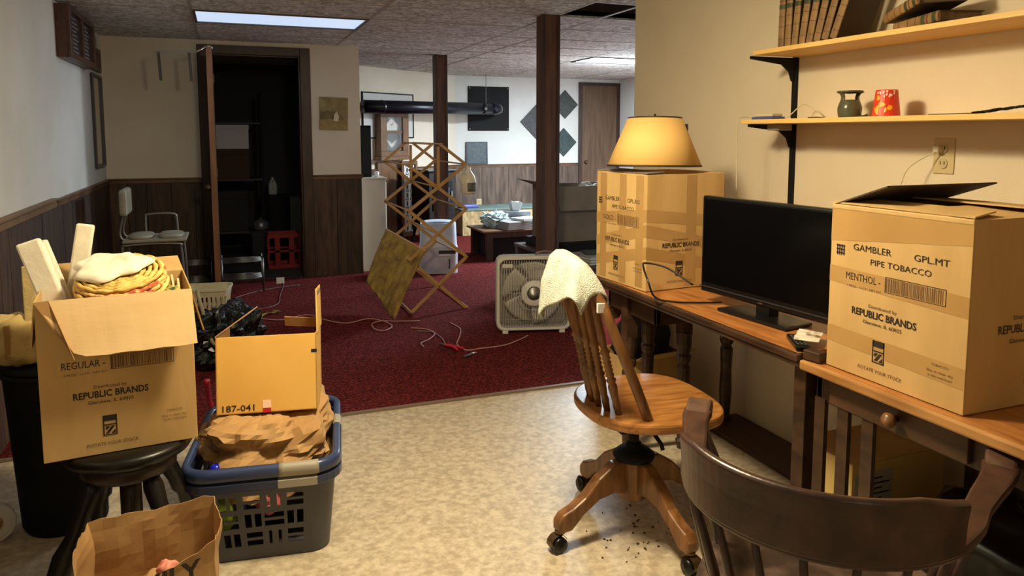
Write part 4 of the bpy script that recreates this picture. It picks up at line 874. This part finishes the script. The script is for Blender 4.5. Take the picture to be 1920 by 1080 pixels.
for x in (-.09, .05): MB().box((x, -.14, .04), (x+.05, -.13, .32)).build('side_panel', rc, t)
MB().box((-.15, -.13, .0), (.15, .13, .012)).build('crate_floor', rc, t)
def wire_rack(label, x, y_, w_, d_, h_, grp):
    t = thing('wire_rack', label, 'rack', (x, y_, .008), group=grp)
    for z in (h_*.45, h_):
        for k in range(7): MB().tube([(-w_/2, -d_/2+d_*k/6, z), (w_/2, -d_/2+d_*k/6, z)], .004, 6).build('wire', steel, t, smooth=True)
        for sx in (-1, 1): MB().tube([(sx*w_/2, -d_/2, z), (sx*w_/2, d_/2, z)], .006, 6).build('wire', steel, t, smooth=True)
    for sx in (-1, 1):
        for sy in (-1, 1): MB().tube([(sx*w_/2, sy*d_/2, 0), (sx*w_/2, sy*d_/2, h_+.03)], .007, 8).build('leg', steel, t, smooth=True)
wire_rack('low wire shoe rack standing right of the open door leaf', .11, 6.95, .34, .28, .27, 'wire shoe racks')
wire_rack('low wire shoe rack half hidden left of the open door leaf', -.29, 6.95, .30, .28, .27, 'wire shoe racks')
tag(MB().box((.405, 7.10, .009), (.475, 7.106, .065), Matrix.Rotation(0, 4, 'Z')).build('white_card', mat('card_white', (236, 234, 228), rough=.6)), 'small white card standing on the floor at the doorway', 'card')
# ================================================================ COMMODE CHAIR AND FLOOR CLUTTER AT LEFT
wv = mat('aged_vinyl', (158, 152, 136), (138, 132, 116), sc=8, rough=.45)
t = thing('bath_chair', 'grey metal bath chair with pale seat in front of the dark panelling', 'chair', (-.50, 6.0, .008))
MB().box((-.2, -.2, .615), (.22, .2, .635)).build('seat_board', wv, t, bevel=.008)
for x in (-.09, .11): MB().blob((x, 0, .645), (.085, .15, .022), 0, pw=3, nu=20, nv=10).build('seat_pad', wv, t, smooth=True)
for sy in (-1, 1):
    MB().tube(bez([(.2, sy*.2, 0), (.19, sy*.195, .3), (.18, sy*.19, .56), (.15, sy*.19, .60), (-.16, sy*.19, .60), (-.2, sy*.19, .56), (-.21, sy*.195, .3), (-.22, sy*.2, 0)], 5), .012, 8).build('leg_frame', steel, t, smooth=True)
    if sy > 0: MB().tube(bez([(-.08, sy*.205, .62), (-.08, sy*.205, .74), (-.06, sy*.205, .78), (.11, sy*.205, .78), (.135, sy*.205, .74), (.14, sy*.205, .62)], 5), .010, 8).build('arm_loop', steel, t, smooth=True)
    MB().tube(bez([(-.14, sy*.1, .61), (-.21, sy*.1, .64), (-.22, sy*.1, .70), (-.19, sy*.1, .82)], 5), .010, 8).build('back_support', steel, t, smooth=True)
MB().cbox((-.185, 0, .90), (.05, .34, .19)).build('backrest', wv, t, bevel=.02)
for sx, x in ((1, .2), (-1, -.22)):
    for sy in (-1, 1): MB().lathe([(.016, 0), (.016, .04), (.013, .045)], c=(x, sy*.2, 0), seg=12).build('rubber_foot', blackm, t)
t = thing('cream_basket', 'cream plastic open weave basket on the floor behind the filled carton', 'basket', (-.16, 5.75, .008), R(-10))
def cbk(u, v): x, y, *_ = rr_pt(u, .12+.04*v, .10+.03*v, .04); return V((x, y, .002+.27*v))
MB().grid(cbk, 64, 12, True, lambda i, j: (i % 2 == 0) and j in (2, 3, 4, 6, 7, 8, 9)).build('basket_walls', cream, t, solid=.004)
MB().sweep([(*rr_pt(k/64, .16, .13, .05)[:2], .268) for k in range(64)], [(0, 0), (.01, 0), (.01, .014), (0, .014)], closed=True).build('rim', cream, t)
MB().add([cbk(k/40, 0) for k in range(40)], [tuple(range(40))]).build('basket_base', cream, t, solid=.003)
o = MB().blob((-.04, 4.75, .17), (.19, .2, .17), .35, 9, 2.6, 60, 40, seed=15, flat=.0095).build('netting_bag', mat('net_bag', (16, 18, 20), (70, 76, 80), sc=40, rough=.25, lo=.55, hi=.72), smooth=False)
tag(o, 'glossy black netting bag heaped on the carpet behind the small yellow carton', 'bag')
tag(MB().tube(bez([(-.19, 4.90, .43), (-.175, 4.82, .38), (-.145, 4.7, .29), (-.11, 4.55, .2), (-.075, 4.50, .18)], 6), [.011]*25, 8).build('curved_stick', mat('pale_stick', (150, 136, 96), (172, 158, 116), sc=9, rough=.5), smooth=True), 'pale curved stick leaning on the black netting bag', 'stick')
rb = mat('yellow_ribbon', (150, 134, 40), (120, 100, 30), sc=18, rough=.5)
tag(MB().grid(lambda u, v: V((.02+u*.34, 5.85+.05*math.sin(u*9)+v*.035, .012+.02*abs(math.sin(u*11+v)))), 26, 2).build('yellow_ribbon', rb, smooth=True, solid=.003), 'crumpled yellow ribbon on the dark carpet beside the cream basket', 'ribbon')
pinkc = mat('pale_cord', (186, 130, 120), rough=.6); greyc = mat('grey_cord', (120, 104, 100), rough=.6)
Zf = .0125
def cord(label, pts, m, r_=.0042): return tag(MB().tube(bez([(x, y_, Zf+.0005*i) for i, (x, y_) in enumerate(pts)], 6), r_, 6).build('floor_cord', m, smooth=True), label, 'cord')
cord('long pinkish cord looping on the carpet before the leaning mat', [(.083, 5.943), (.32, 5.68), (.54, 5.76), (.655, 5.547), (.789, 5.394), (.957, 5.464), (1.053, 5.342), (1.08, 5.185), (1.01, 5.087), (.948, 5.142), (.958, 5.296), (1.038, 5.35), (1.14, 5.30), (1.30, 5.25)], pinkc)
cord('thin dark cord running from the cream basket to the doorway', [(-.07, 6.285), (.18, 6.1), (.355, 6.22), (.40, 6.56), (.46, 7.0), (.45, 7.08)], greyc, .003)
cord('pale wire reaching over the carpet from basket to door', [(-.02, 6.35), (.06, 6.62), (.30, 6.85), (.60, 6.95)], greyc, .003)
cord('curled pale cord on the carpet left of the red clip', [(1.20, 5.10), (1.29, 5.03), (1.32, 4.90), (1.25, 4.77), (1.17, 4.69), (1.165, 4.60)], pinkc)
cord('bent cord crossing the curled one near the red clip', [(1.22, 5.0), (1.31, 4.93), (1.33, 4.75), (1.31, 4.60)], greyc)
cord('cord running from the red clip towards the box fan', [(1.50, 5.14), (1.52, 4.95), (1.45, 4.74), (1.385, 4.58), (1.40, 4.43), (1.50, 4.43), (1.66, 4.44), (1.80, 4.52), (1.90, 4.60)], pinkc)
t = thing('red_clip', 'small red handled clip lying on the carpet among the cords', 'clip', (1.325, 4.52, .009), R(30))
MB().tube(bez([(-.03, -.09, .012), (-.012, -.02, .018), (-.008, .05, .014)], 4), .008, 8).build('clip_handle', mat('red_grip', (186, 20, 40), rough=.35), t, smooth=True)
MB().tube(bez([(.02, -.09, .012), (.008, -.02, .018), (.012, .05, .014)], 4), .008, 8).build('clip_handle', mat('red_grip', (186, 20, 40)), t, smooth=True)
MB().bar((-.006, .04, .014), (.0, .10, .014), .012, .01).build('clip_jaw', steel, t, bevel=.002)
t = thing('metal_clamp', 'little dull metal clamp on the carpet right of the red clip', 'clamp', (1.43, 4.36, .009), R(-50))
MB().lathe([(.014, 0), (.02, .003), (.02, .009), (.014, .012)], seg=14, cap=False).build('ring', chrome, t, smooth=True)
MB().bar((0, -.02, .006), (.0, -.11, .008), .016, .01).bar((.01, -.02, .006), (.02, -.10, .014), .008, .008).build('jaw', steel, t, bevel=.002)
# ================================================================ DRYING RACK
t = thing('drying_rack', 'wooden folding accordion drying rack standing on the red carpet', 'drying rack', (1.53, 5.54, .008))
ZL = [0, .42, .80, 1.15]; hw = .23; DY = .90
for fy in (0, DY):
    for k in range(3):
        MB().bar((-hw, fy, ZL[k]), (hw, fy, ZL[k+1]), .012, .024).build('lattice_bar', rackw, t)
        MB().bar((hw, fy+.013, ZL[k]), (-hw, fy+.013, ZL[k+1]), .012, .024).build('lattice_bar', rackw, t)
    for sx in (-1, 1):
        MB().bar((sx*hw, fy+.006, ZL[3]), (sx*.0-.04 if sx < 0 else .02, fy+.006, ZL[3]+.16), .012, .022).build('lattice_bar', rackw, t)
        MB().bar((-sx*hw, fy+.018, ZL[3]), (-sx*.02, fy+.018, ZL[3]-.17), .012, .02).build('lattice_bar', rackw, t)
    MB().bar((0, fy-.012, .98), (0, fy-.012, 1.29), .022, .014).build('upright_bar', rackw, t)
for k in range(4):
    for sx in (-1, 1): MB().tube([(sx*hw, -.02, ZL[k]+.0 if k else .014), (sx*hw, DY+.03, ZL[k] if k else .014)], .0065, 8).build('dowel', rackw, t, smooth=True)
for z in (.21, .61, .975): MB().tube([(0, -.02, z), (0, DY+.03, z)], .0065, 8).build('dowel', rackw, t, smooth=True)
for x in (-.05, .03): MB().tube([(x, -.02, 1.31), (x, DY+.03, 1.31)], .0065, 8).build('dowel', rackw, t, smooth=True)
# leaning mat
BR, TR, TL, BL = V((1.138, 5.367, .012)), V((1.405, 5.49, .50)), V((1.235, 6.1, .60)), V((1.04, 5.90, .19))
nn = (TR-BR).cross(BL-BR).normalized()
def mt(u, v):
    p = BR.lerp(BL, u).lerp(TR.lerp(TL, u), v); wv_ = .012*math.sin(u*8+v*3)*(1-v*.6)+.018*math.sin(v*math.pi)*(u)
    p = p+nn*wv_; p.z += .008*math.sin(u*40)*(1-v)+(.02*noise.noise(V((u*6, 0, 1))))*(1-v); p.z = max(.012, p.z); return p
o = MB().grid(mt, 60, 30).build('leaning_mat', mat('mustard_mat', (118, 90, 38), (172, 138, 62), sc=9, st=(1, 1, 1), rough=.85, detail=7, dist=.8, bump=.5, bsc=50), smooth=True, solid=.014)
tm = tag(o, 'stained mustard coloured mat leaning against the drying rack', 'mat')
MB().tube([mt(k/20, 1.0) for k in range(21)], .010, 8).build('bound_edge', rackw, o, smooth=True)
# hanging jug
t = thing('plastic_jug', 'white plastic jug with a dark label hanging on the drying rack', 'jug', (1.765, 5.50, .93))
MB().lathe([(0, 0), (.052, 0), (.06, .01), (.06, .10), (.05, .14), (.022, .18), (.018, .19), (.018, .205), (0, .205)], seg=20).build('jug_body', mat('milky_plastic', (226, 218, 196), rough=.4), t, smooth=True)
MB().tube(bez([(-.03, -.03, .16), (-.07, -.03, .17), (-.075, -.03, .12), (-.055, -.02, .08)], 5), .009, 8).build('jug_handle', mat('milky_plastic', (226, 218, 196)), t, smooth=True)
MB().grid(lambda u, v: V((.0608*math.cos(-2.0+1.5*u), .0608*math.sin(-2.0+1.5*u), .02+.07*v)), 8, 1).build('jug_label', mat('jug_label', (66, 60, 56), (120, 110, 96), sc=60, rough=.5), t)
MB().tube([(0, 0, .2), (-.005, .03, .235)], .003, 6).build('string', cream, t)
# ================================================================ BOX FAN
t = thing('box_fan', 'pale grey square box fan standing on the carpet facing the viewer', 'fan', (1.985, 4.715, .008), R(-15.6))
fw2, fh, fd = .262, .525, .11
fm = mat('fan_frame', (216, 210, 200), rough=.45); fg_ = mat('fan_grille', (176, 170, 160), rough=.5)
b = MB().sweep([(0, 0, 0), (0, 0, 0)], [(0, 0)]*4) if 0 else MB()
fr = [(x, z) for x, z, *_ in [rr_pt(k/72, fw2, fh/2, .05) for k in range(72)]]
def rg(off, y_): return [V((x*(1-off/fw2), y_, .02+fh/2+z*(1-off/(fh/2)))) for x, z in fr]
rings = [rg(0, -fd/2+.01), rg(0, fd/2), rg(.02, fd/2), rg(.02, -fd/2+.012), rg(.022, -fd/2), rg(.006, -fd/2)]
vs = [v for q in rings for v in q]; N_ = 72; fs = []
for i in range(6):
    j = (i+1) % 6
    for k in range(N_): fs.append((i*N_+k, i*N_+(k+1) % N_, j*N_+(k+1) % N_, j*N_+k))
MB().add(vs, fs).build('fan_frame', fm, t, smooth=False)
rgt_ = MB().add(rg(.024, fd/2-.004), [tuple(range(72))]).build('rear_shroud', mat('fan_dark', (160, 152, 144), rough=.7), t)
for k in range(27):
    x = -.225+k*.45/26; g = MB().tube([(x, -fd/2+.003, .055), (x, -fd/2-.004, .29), (x, -fd/2+.003, .515)], .0028, 6).build('grille_bar', fg_, t, smooth=True)
for z in (.10, .285, .47): MB().tube([(-.235, -fd/2+.006, z), (.235, -fd/2+.006, z)], .0028, 6).build('cross_bar', fg_, t, smooth=True)
zc_ = .285
M9 = Matrix.Rotation(R(90), 4, 'X')
for r_ in (.075, .12): MB().tube([(r_*math.cos(2*math.pi*k/40), -fd/2-.002, zc_+r_*math.sin(2*math.pi*k/40)) for k in range(40)], .0026, 6, closed=True).build('grille_ring', fg_, t, smooth=True)
MB().lathe([(0, .060), (.085, .060), (.092, .056), (.092, .052), (0, .052)], seg=32, M=M9, c=(0, 0, zc_)).build('hub_badge', fm, t, smooth=True)
MB().lathe([(0, .067), (.04, .066), (.05, .060), (0, .06)], seg=24, M=M9, c=(0, 0, zc_)).build('hub_centre', steel, t, smooth=True)
bl = MB().lathe([(0, -.03), (.055, -.03), (.055, .03), (0, .03)], seg=24, M=M9, c=(0, 0, zc_)).build('blade_hub', mat('blade_grey', (210, 204, 196), rough=.45), t)
for k in range(5):
    def bf(u, v, k=k):
        r_ = .05+.165*u; a = 2*math.pi*k/5+(v-.5)*(.95+.25*u)+.3*u
        return V((r_*math.cos(a), .03*(v-.5)*2, zc_+r_*math.sin(a)))
    MB().grid(bf, 8, 6).build('blade', mat('blade_grey', (150, 142, 134)), bl, smooth=True, solid=.003)
MB().box((-.22, -fd/2-.006, .47), (-.15, -fd/2-.003, .495)).build('maker_plate', fm, t)
for x in (-.2, .2): MB().box((x-.02, -fd/2+.0, 0), (x+.02, fd/2+.01, .022)).build('foot', fm, t, bevel=.004)
MB().tube(bez([(.02, 0, .545), (.03, 0, .565), (.10, 0, .57), (.13, 0, .545)], 5), .007, 8).build('carry_handle', greyc, t, smooth=True)
tag(MB().tube(bez([(2.0, 4.70, .566), (2.05, 4.69, .578), (2.11, 4.66, .575), (2.13, 4.62, .53), (2.08, 4.60, .49)], 6), .0055, 6).build('fan_cord', greyc, smooth=True), 'grey power cord bundled over the top of the box fan', 'cord')
# ================================================================ HUMIDIFIER
t = thing('humidifier', 'white and pale blue rounded humidifier behind the drying rack', 'humidifier', (1.98, 7.18, .008), R(-14))
def hb(r0x, r0y, z0, z1, tp):
    def fn(u, v): x, y, *_ = rr_pt(u, r0x*(1-tp*v), r0y*(1-tp*v), .07); return V((x, y, z0+(z1-z0)*v))
    return fn
hl = mat('humid_grey', (196, 196, 208), rough=.4); hw_ = mat('humid_white', (208, 220, 236), rough=.35)
def capg(mb, fn, v, n=60): mb.add([fn(k/n, v) for k in range(n)], [tuple(range(n))]); return mb
f1 = hb(.19, .15, .0, .26, -.02); capg(capg(MB().grid(f1, 60, 4, True), f1, 0), f1, 1).build('base_tank', hl, t, bevel=.008)
f2 = hb(.186, .146, .262, .50, .05); capg(capg(MB().grid(f2, 60, 4, True), f2, 0), f2, 1).build('upper_body', hw_, t, bevel=.012)
MB().grid(lambda u, v: V(((u-.5)*.3, (v-.5)*.22, .502+.012*(1-(2*u-1)**2))), 10, 4).build('top_grille', hw_, t, smooth=True, solid=.01)
MB().box((.0, -.158, .20), (.17, -.148, .235)).build('control_panel', mat('panel_dark', (50, 52, 56), rough=.3), t, bevel=.003)
MB().box((.0, -.162, .18), (.12, -.149, .197)).build('tray_lip', white, t, bevel=.003)
MB().box((.10, -.158, .05), (.112, -.1515, .15)).build('level_window', mat('window_blue', (60, 66, 100), rough=.2), t)
# ================================================================ FAR ROOM
t = thing('white_cabinet', 'narrow white cabinet standing just behind the partition corner', 'cabinet', (1.385, 7.66, .008))
MB().box((-.12, -.24, 0), (.12, .24, .93)).build('cabinet_body', mat('cabinet_white', (206, 200, 188), rough=.5), t, bevel=.004)
MB().box((-.128, -.25, .93), (.13, .25, .95)).build('cabinet_top', mat('cabinet_white', (206, 200, 188)), t, bevel=.004)
MB().box((.12, -.22, .05), (.132, .22, .90)).build('door', mat('cabinet_white', (206, 200, 188)), t, bevel=.003)
t = thing('black_speaker', 'tall black speaker on the white cabinet beside the wall corner', 'speaker', (1.33, 7.62, .959))
MB().box((-.06, -.1, 0), (.055, .1, .52)).build('speaker_case', blackm, t, bevel=.005)
MB().box((-.05, -.106, .03), (.045, -.1, .49)).build('speaker_cloth', mat('speaker_cloth', (22, 24, 30), rough=.9, bump=.3, bsc=200), t)
t = thing('white_cup', 'tiny white cup on the white cabinet', 'cup', (1.425, 7.47, .959))
MB().lathe([(0, 0), (.022, 0), (.027, .055), (.024, .055), (.02, .004), (0, .004)], seg=16).build('cup_body', white, t, smooth=True)
MB().lathe([(.012, .05), (.016, .056), (.01, .062), (0, .062)], seg=12).build('cup_lid', white, t)
def dgt(name, label, cat, s_, d_, z): o = thing(name, label, cat); o.matrix_world = MD @ Matrix.Translation((s_, d_, z)); return o
t = dgt('whiteboard', 'large framed whiteboard on the angled wall behind the black pipe', 'whiteboard', .93, .0, 1.63)
MB().box((-.46, .001, -.29), (.46, .012, .29)).build('board', mat('board_white', (196, 196, 190), rough=.3), t)
f = MB(); f.box((-.475, .0, .28), (.475, .02, .295)).box((-.475, 0, -.295), (.475, .02, -.28)).box((-.475, 0, -.28), (-.46, .02, .28)).box((.46, 0, -.28), (.475, .02, .28)); f.build('board_frame', blackm, t)
t = dgt('wall_clock_cabinet', 'brown wooden wall clock case with two glass panes below the pipe', 'clock', .93, .022, 1.37)
cw = mat('clock_wood', (98, 66, 40), (124, 86, 54), sc=6, st=(4, 4, 1), rough=.45)
f = MB(); f.box((-.26, 0, -.27), (.26, .10, -.20)).box((-.26, 0, .24), (.26, .10, .29)).box((-.26, 0, -.2), (-.15, .10, .24)).box((.15, 0, -.2), (.26, .10, .24)).box((-.15, 0, .03), (.15, .09, .06)).box((-.15, 0, -.2), (.15, .02, .24)); f.build('clock_case', cw, t, bevel=.004)
MB().box((-.15, .021, -.2), (.15, .026, .24)).build('clock_lining', mat('clock_dark', (24, 22, 22), rough=.5), t)
MB().add([V((-.1, .03, .07)), V((.1, .03, .07)), V((.11, .03, .14)), V((.0, .03, .23)), V((-.11, .03, .14))], [(0, 1, 2, 3, 4)]).build('clock_dial', mat('dial', (200, 196, 184), rough=.5), t, solid=.004)
MB().bar((0, .034, .13), (.03, .034, .17), .006, .006).bar((0, .034, .13), (-.02, .034, .15), .006, .006).build('clock_hand', blackm, t)
MB().add([V((-.09, .03, -.05)), V((0, .03, -.11)), V((.09, .03, -.05)), V((.04, .03, -.13)), V((0, .03, -.16)), V((-.04, .03, -.13))], [(0, 1, 3, 4), (1, 2, 3), (0, 4, 5)]).build('pendulum_bow', mat('dial', (200, 196, 184)), t, solid=.004)
MB().box((-.15, .085, -.2), (.15, .088, .24)).build('clock_glass', mat('glass_pane', (255, 255, 255), rough=.05, trans=1, alpha=.25), t)
MB().box((-.28, 0, -.32), (.28, .12, -.27)).build('clock_base', cw, t, bevel=.006)
tag(MB().box((.68, .022, .01), (1.02, .045, 1.03), MD).build('brown_panel', cw, bevel=.004), 'plain brown board standing below the wall clock case', 'board')
t = dgt('lattice_panel', 'brown framed panel with white metal scrolls leaning right of the clock', 'panel', 1.22, .06, .01)
for a in ((-.14, -.10), (.13, .17)): MB().box((a[0], 0, 0), (a[1], .03, 1.02)).build('panel_stile', cw, t)
for z in (0, .97): MB().box((-.10, 0, z), (.13, .03, z+.05)).build('panel_rail', cw, t)
MB().box((-.10, .0, .05), (.13, .006, .97)).build('panel_back', mat('panel_grey', (96, 88, 80), rough=.7), t)
lw = mat('lattice_white', (226, 228, 226), rough=.5)
for x in (-.07, .012, .10): MB().box((x-.014, .01, .06), (x+.008, .022, .96)).build('lattice_strip', lw, t)
for k in range(8):
    z = .09+k*.112
    for x in (-.03, .056): MB().tube([(x+.026*math.cos(2*math.pi*q/14), .016, z+.045*math.sin(2*math.pi*q/14)+.02) for q in range(14)], .0085, 6, closed=True).build('scroll', lw, t, smooth=True)
# stove pipe
t = thing('stove_pipe', 'thick black stove pipe crossing the far room below the ceiling', 'pipe')
pm = mat('pipe_black', (20, 24, 34), rough=.3, metal=.3)
p0, p1 = V((1.60, 9.16, 1.725)), V((3.62, 10.12, 1.75))
MB().tube([p0, p0.lerp(p1, .5), p1], .083, 28).build('pipe_run', pm, t, smooth=True)
dd = (p1-p0).normalized()
MB().tube(bez([p1-dd*.02, p1+dd*.06, p1+dd*.12+V((0, .06, 0)), p1+dd*.14+V((0, .14, 0)), p1+dd*.14+V((0, .33, 0))], 5), .088, 28).build('elbow', pm, t, smooth=True)
for f_ in (.12, .5, .9): MB().tube([p0.lerp(p1, f_), p0.lerp(p1, f_)+dd*.02], .087, 28).build('pipe_seam', pm, t, smooth=False)
MB().lathe([(.0, 0), (.028, .0), (.028, .012), (.018, .022), (0, .024)], seg=18, M=Matrix.Rotation(R(90), 4, 'X'), c=p0.lerp(p1, .90)+V((.03, -.083, 0))).build('pipe_cap', steel, t, smooth=True)
MB().tube([p1+V((-.1, 0, .08)), p1+V((-.1, 0, .49))], .004, 6).build('hanger_wire', steel, t)
t = thing('black_heat_shield', 'large black square heat shield on the far wall behind the pipe end', 'panel', (3.69, 10.5, 1.765))
MB().box((-.32, -.025, -.325), (.32, 0, .325)).build('shield_plate', blackm, t, bevel=.003)
for sx in (-.3, .3):
    for sz in (-.3, .3): MB().lathe([(.0, .026), (.008, .026), (.006, .032), (0, .032)], seg=8, M=M9, c=(sx, 0, sz)).build('screw', steel, t)
t = thing('slate_picture', 'small dark slate picture standing on the far panelling ledge', 'picture', (3.497, 10.475, .942), rot=(R(-3), 0, 0))
MB().box((-.165, -.012, 0), (.165, .004, .33)).build('slate', mat('slate', (40, 50, 56), (74, 88, 94), sc=26, rough=.5, dist=2), t, bevel=.003)
f = MB(); f.box((-.168, -.016, 0), (-.15, -.01, .333)).box((.15, -.016, 0), (.168, -.01, .333)).box((-.15, -.016, 0), (.15, -.01, .018)).box((-.15, -.016, .315), (.15, -.01, .333)); f.build('slate_edge', mat('slate_dark', (34, 42, 48), rough=.5), t)
dmm = [mat('diamond_%d' % i, c1, c2, sc=10, rough=.55, dist=1.5) for i, (c1, c2) in enumerate((((44, 50, 48), (66, 70, 64)), ((52, 52, 54), (76, 74, 76)), ((36, 52, 54), (56, 72, 70))))]
for i, (x, z, h_, lb) in enumerate(((4.945, 1.845, .222, 'upper right diamond shaped dark tile on the far wall'), (4.46, 1.575, .262, 'left diamond shaped dark tile partly behind the nearer post'), (4.925, 1.262, .222, 'lower diamond shaped dark tile on the far wall'))):
    t = thing('diamond_tile', lb, 'wall tile', (x, 10.5, z), group='diamond tiles on the far wall')
    o = MB().box((-h_/1.414, -.018, -h_/1.414), (h_/1.414, 0, h_/1.414), Matrix.Rotation(R(45), 4, 'Y')).build('tile_face', dmm[i], t, bevel=.003)
    MB().box((-h_/1.414+.04, -.022, -h_/1.414+.04), (h_/1.414-.04, -.018, h_/1.414-.04), Matrix.Rotation(R(45), 4, 'Y')).build('raised_field', dmm[i], t, bevel=.002)
# stove
t = thing('wood_stove', 'black iron stove half hidden behind the far post', 'stove', (2.52, 9.35, .008), R(20))
MB().box((-.21, -.2, .16), (.21, .2, .90)).build('stove_body', black, t, bevel=.012)
MB().box((-.235, -.225, .90), (.235, .225, .93)).build('stove_top', black, t, bevel=.006)
d_ = MB().box((-.15, -.218, .40), (.15, -.2, .78)).build('stove_door', blackm, t, bevel=.006)
MB().box((-.10, -.222, .52), (.10, -.217, .70)).build('door_glass', mat('stove_glass', (60, 66, 76), rough=.1), d_)
MB().bar((.13, -.225, .55), (.13, -.225, .65), .02).build('door_handle', steel, d_)
for x in (-.18, .18):
    for y_ in (-.17, .17): MB().turned((x*1.1, y_*1.1, 0), (x, y_, .16), [(0, .025), (.3, .015), (1, .028)], 8).build('leg', black, t)
# hearth box
t = thing('hearth_box', 'low pale plywood box against the far panelling', 'box', (3.72, 9.85, .008))
MB().box((-.74, -.3, 0), (.7, .28, .34)).build('plywood_side', mat('osb', (150, 124, 82), (196, 172, 126), sc=14, st=(1, 1, .5), rough=.8, detail=7, dist=1), t, bevel=.003)
MB().box((-.75, -.31, .34), (.71, .29, .36)).build('box_top', mat('teal_top', (110, 130, 126), (90, 106, 102), sc=7, rough=.6), t, bevel=.003)
t = thing('blue_case', 'small blue case lying at the left end of the plywood box', 'case', (3.13, 9.78, .369), R(8))
MB().box((-.13, -.07, 0), (.13, .07, .045)).build('case_body', mat('blue_case2', (58, 62, 140), rough=.35), t, bevel=.008)
MB().box((-.132, -.072, .02), (.132, .072, .026)).build('case_seam', mat('blue_light', (120, 124, 190), rough=.35), t)
# end table with papers
t = thing('end_table', 'low dark wooden end table loaded with papers behind the box fan', 'table', (3.1, 7.82, .008), R(0))
etw = mat('end_table_wood', (92, 64, 44), (120, 88, 62), sc=6, st=(1, 5, 5), rough=.4)
MB().box((-.52, -.3, .31), (.5, .3, .335)).build('tabletop', etw, t, bevel=.008)
for x, y_ in ((-.44, -.26), (.42, -.26), (-.44, .26), (.42, .26)): MB().box((x-.035, y_-.03, 0), (x+.035, y_+.03, .31)).build('leg', darkw, t, bevel=.004)
MB().box((-.4, -.2, .01), (.4, .25, .30)).build('dark_interior', void, t)  # near-black block standing in for the shaded, enclosed inside of the table
MB().box((-.40, -.27, .25), (.40, -.24, .31)).build('apron', darkw, t)
def paper(name, label, cat, x, y_, z, sx, sy, sz_, m, rz=0, n=1):
    t = thing(name, label, cat, (x, y_, z), R(rz)); rr = random.Random(int(x*100))
    for k in range(n): MB().box((-sx/2+rr.uniform(-.01, .01), -sy/2, sz_*k/n), (sx/2+rr.uniform(-.01, .01), sy/2, sz_*(k+.9)/n)).build('sheaf' if n > 1 else 'pad', m if k % 2 == 0 else mat('paper_grey', (140, 138, 136), (176, 172, 168), sc=9, rough=.7), t, bevel=.002)
    return t
pw_ = mat('paper_white', (206, 210, 208), (186, 190, 190), sc=9, rough=.7)
paper('magazine_stack', 'slanting stack of grey magazines on the end table', 'magazines', 3.08, 7.68, .345, .52, .30, .085, mat('paper_grey', (140, 138, 136)), 12, 5)
paper('white_pad', 'white notepad on top of the grey magazines', 'notepad', 3.14, 7.66, .431, .26, .22, .03, pw_, 20, 1)
paper('ring_binder', 'dark edged ring binder on the papers of the end table', 'binder', 3.10, 7.90, .345, .30, .18, .17, mat('binder_grey', (84, 92, 100), (150, 156, 160), sc=7, rough=.4), -6, 3)
o = MB().blob((2.83, 7.86, .425), (.13, .15, .08), .5, 12, 2.4, 40, 26, seed=21).build('plastic_bag', mat('pale_bag', (200, 216, 214), (150, 170, 172), sc=12, rough=.25), smooth=False)
tag(o, 'crumpled pale plastic bag on the left end of the end table', 'bag')
t = thing('paper_carton', 'little white paper carton with flared top on the ring binder', 'carton', (3.11, 7.92, .516))
MB().grid(lambda u, v: V(((.055+.025*v)*math.cos(math.pi/4+math.pi/2*round(u*4))*1.2, (.05+.02*v)*math.sin(math.pi/4+math.pi/2*round(u*4)), .10*v+.02*v*math.sin(u*14))), 4, 3, True).build('carton_sides', pw_, t, solid=.003)
MB().box((-.045, -.035, 0), (.045, .035, .004)).build('carton_base', pw_, t)
# dark table with the big carton behind the near post
t = thing('dark_side_table', 'dark table behind the near post carrying the big grey carton', 'table', (2.82, 5.35, .008))
MB().box((-.50, -.68, .42), (.5, .6, .445)).build('tabletop', darkw, t, bevel=.004)
for x in (-.46, .46):
    for y_ in (-.64, .56): MB().box((x-.03, y_-.03, 0), (x+.03, y_+.03, .42)).build('leg', darkw, t)
MB().box((-.47, -.65, .34), (.47, -.62, .42)).build('apron', darkw, t)
tag(MB().box((2.40, 5.30, .4535), (3.02, 5.88, .52)).build('flat_black_case', blackm, bevel=.006), 'flat black case under the big grey carton', 'case')
t = thing('big_carton', 'big open grey brown carton behind the near post', 'carton', (2.75, 5.62, .5205))
shell(.60, .44, .45, card_g, t)
flap(t, (-.30, -.222, .45), (.30, -.222, .45), (0, -.35, -1), .20, card_g, .03)
flap(t, (-.30, .22, .45), (-.30, -.22, .45), (-.6, 0, .2), .15, card_g); flap(t, (.30, -.22, .45), (.30, .22, .45), (.6, 0, .3), .15, card_g)
o = MB().blob((2.86, 5.55, .90), (.12, .1, .08), .4, 9, 2.4, seed=31).build('white_packing', pw_, smooth=True); tag(o, 'white packing paper in the big grey carton', 'paper')
paper('paper_pile', 'pile of loose papers at the near edge of the dark side table', 'papers', 2.56, 4.86, .4535, .34, .26, .06, pw_, 14, 6)
paper('notebook', 'dark green notebook lying slanted on the loose papers', 'notebook', 2.57, 4.85, .514, .22, .16, .014, mat('dark_green', (40, 60, 44), rough=.5), -12, 1)
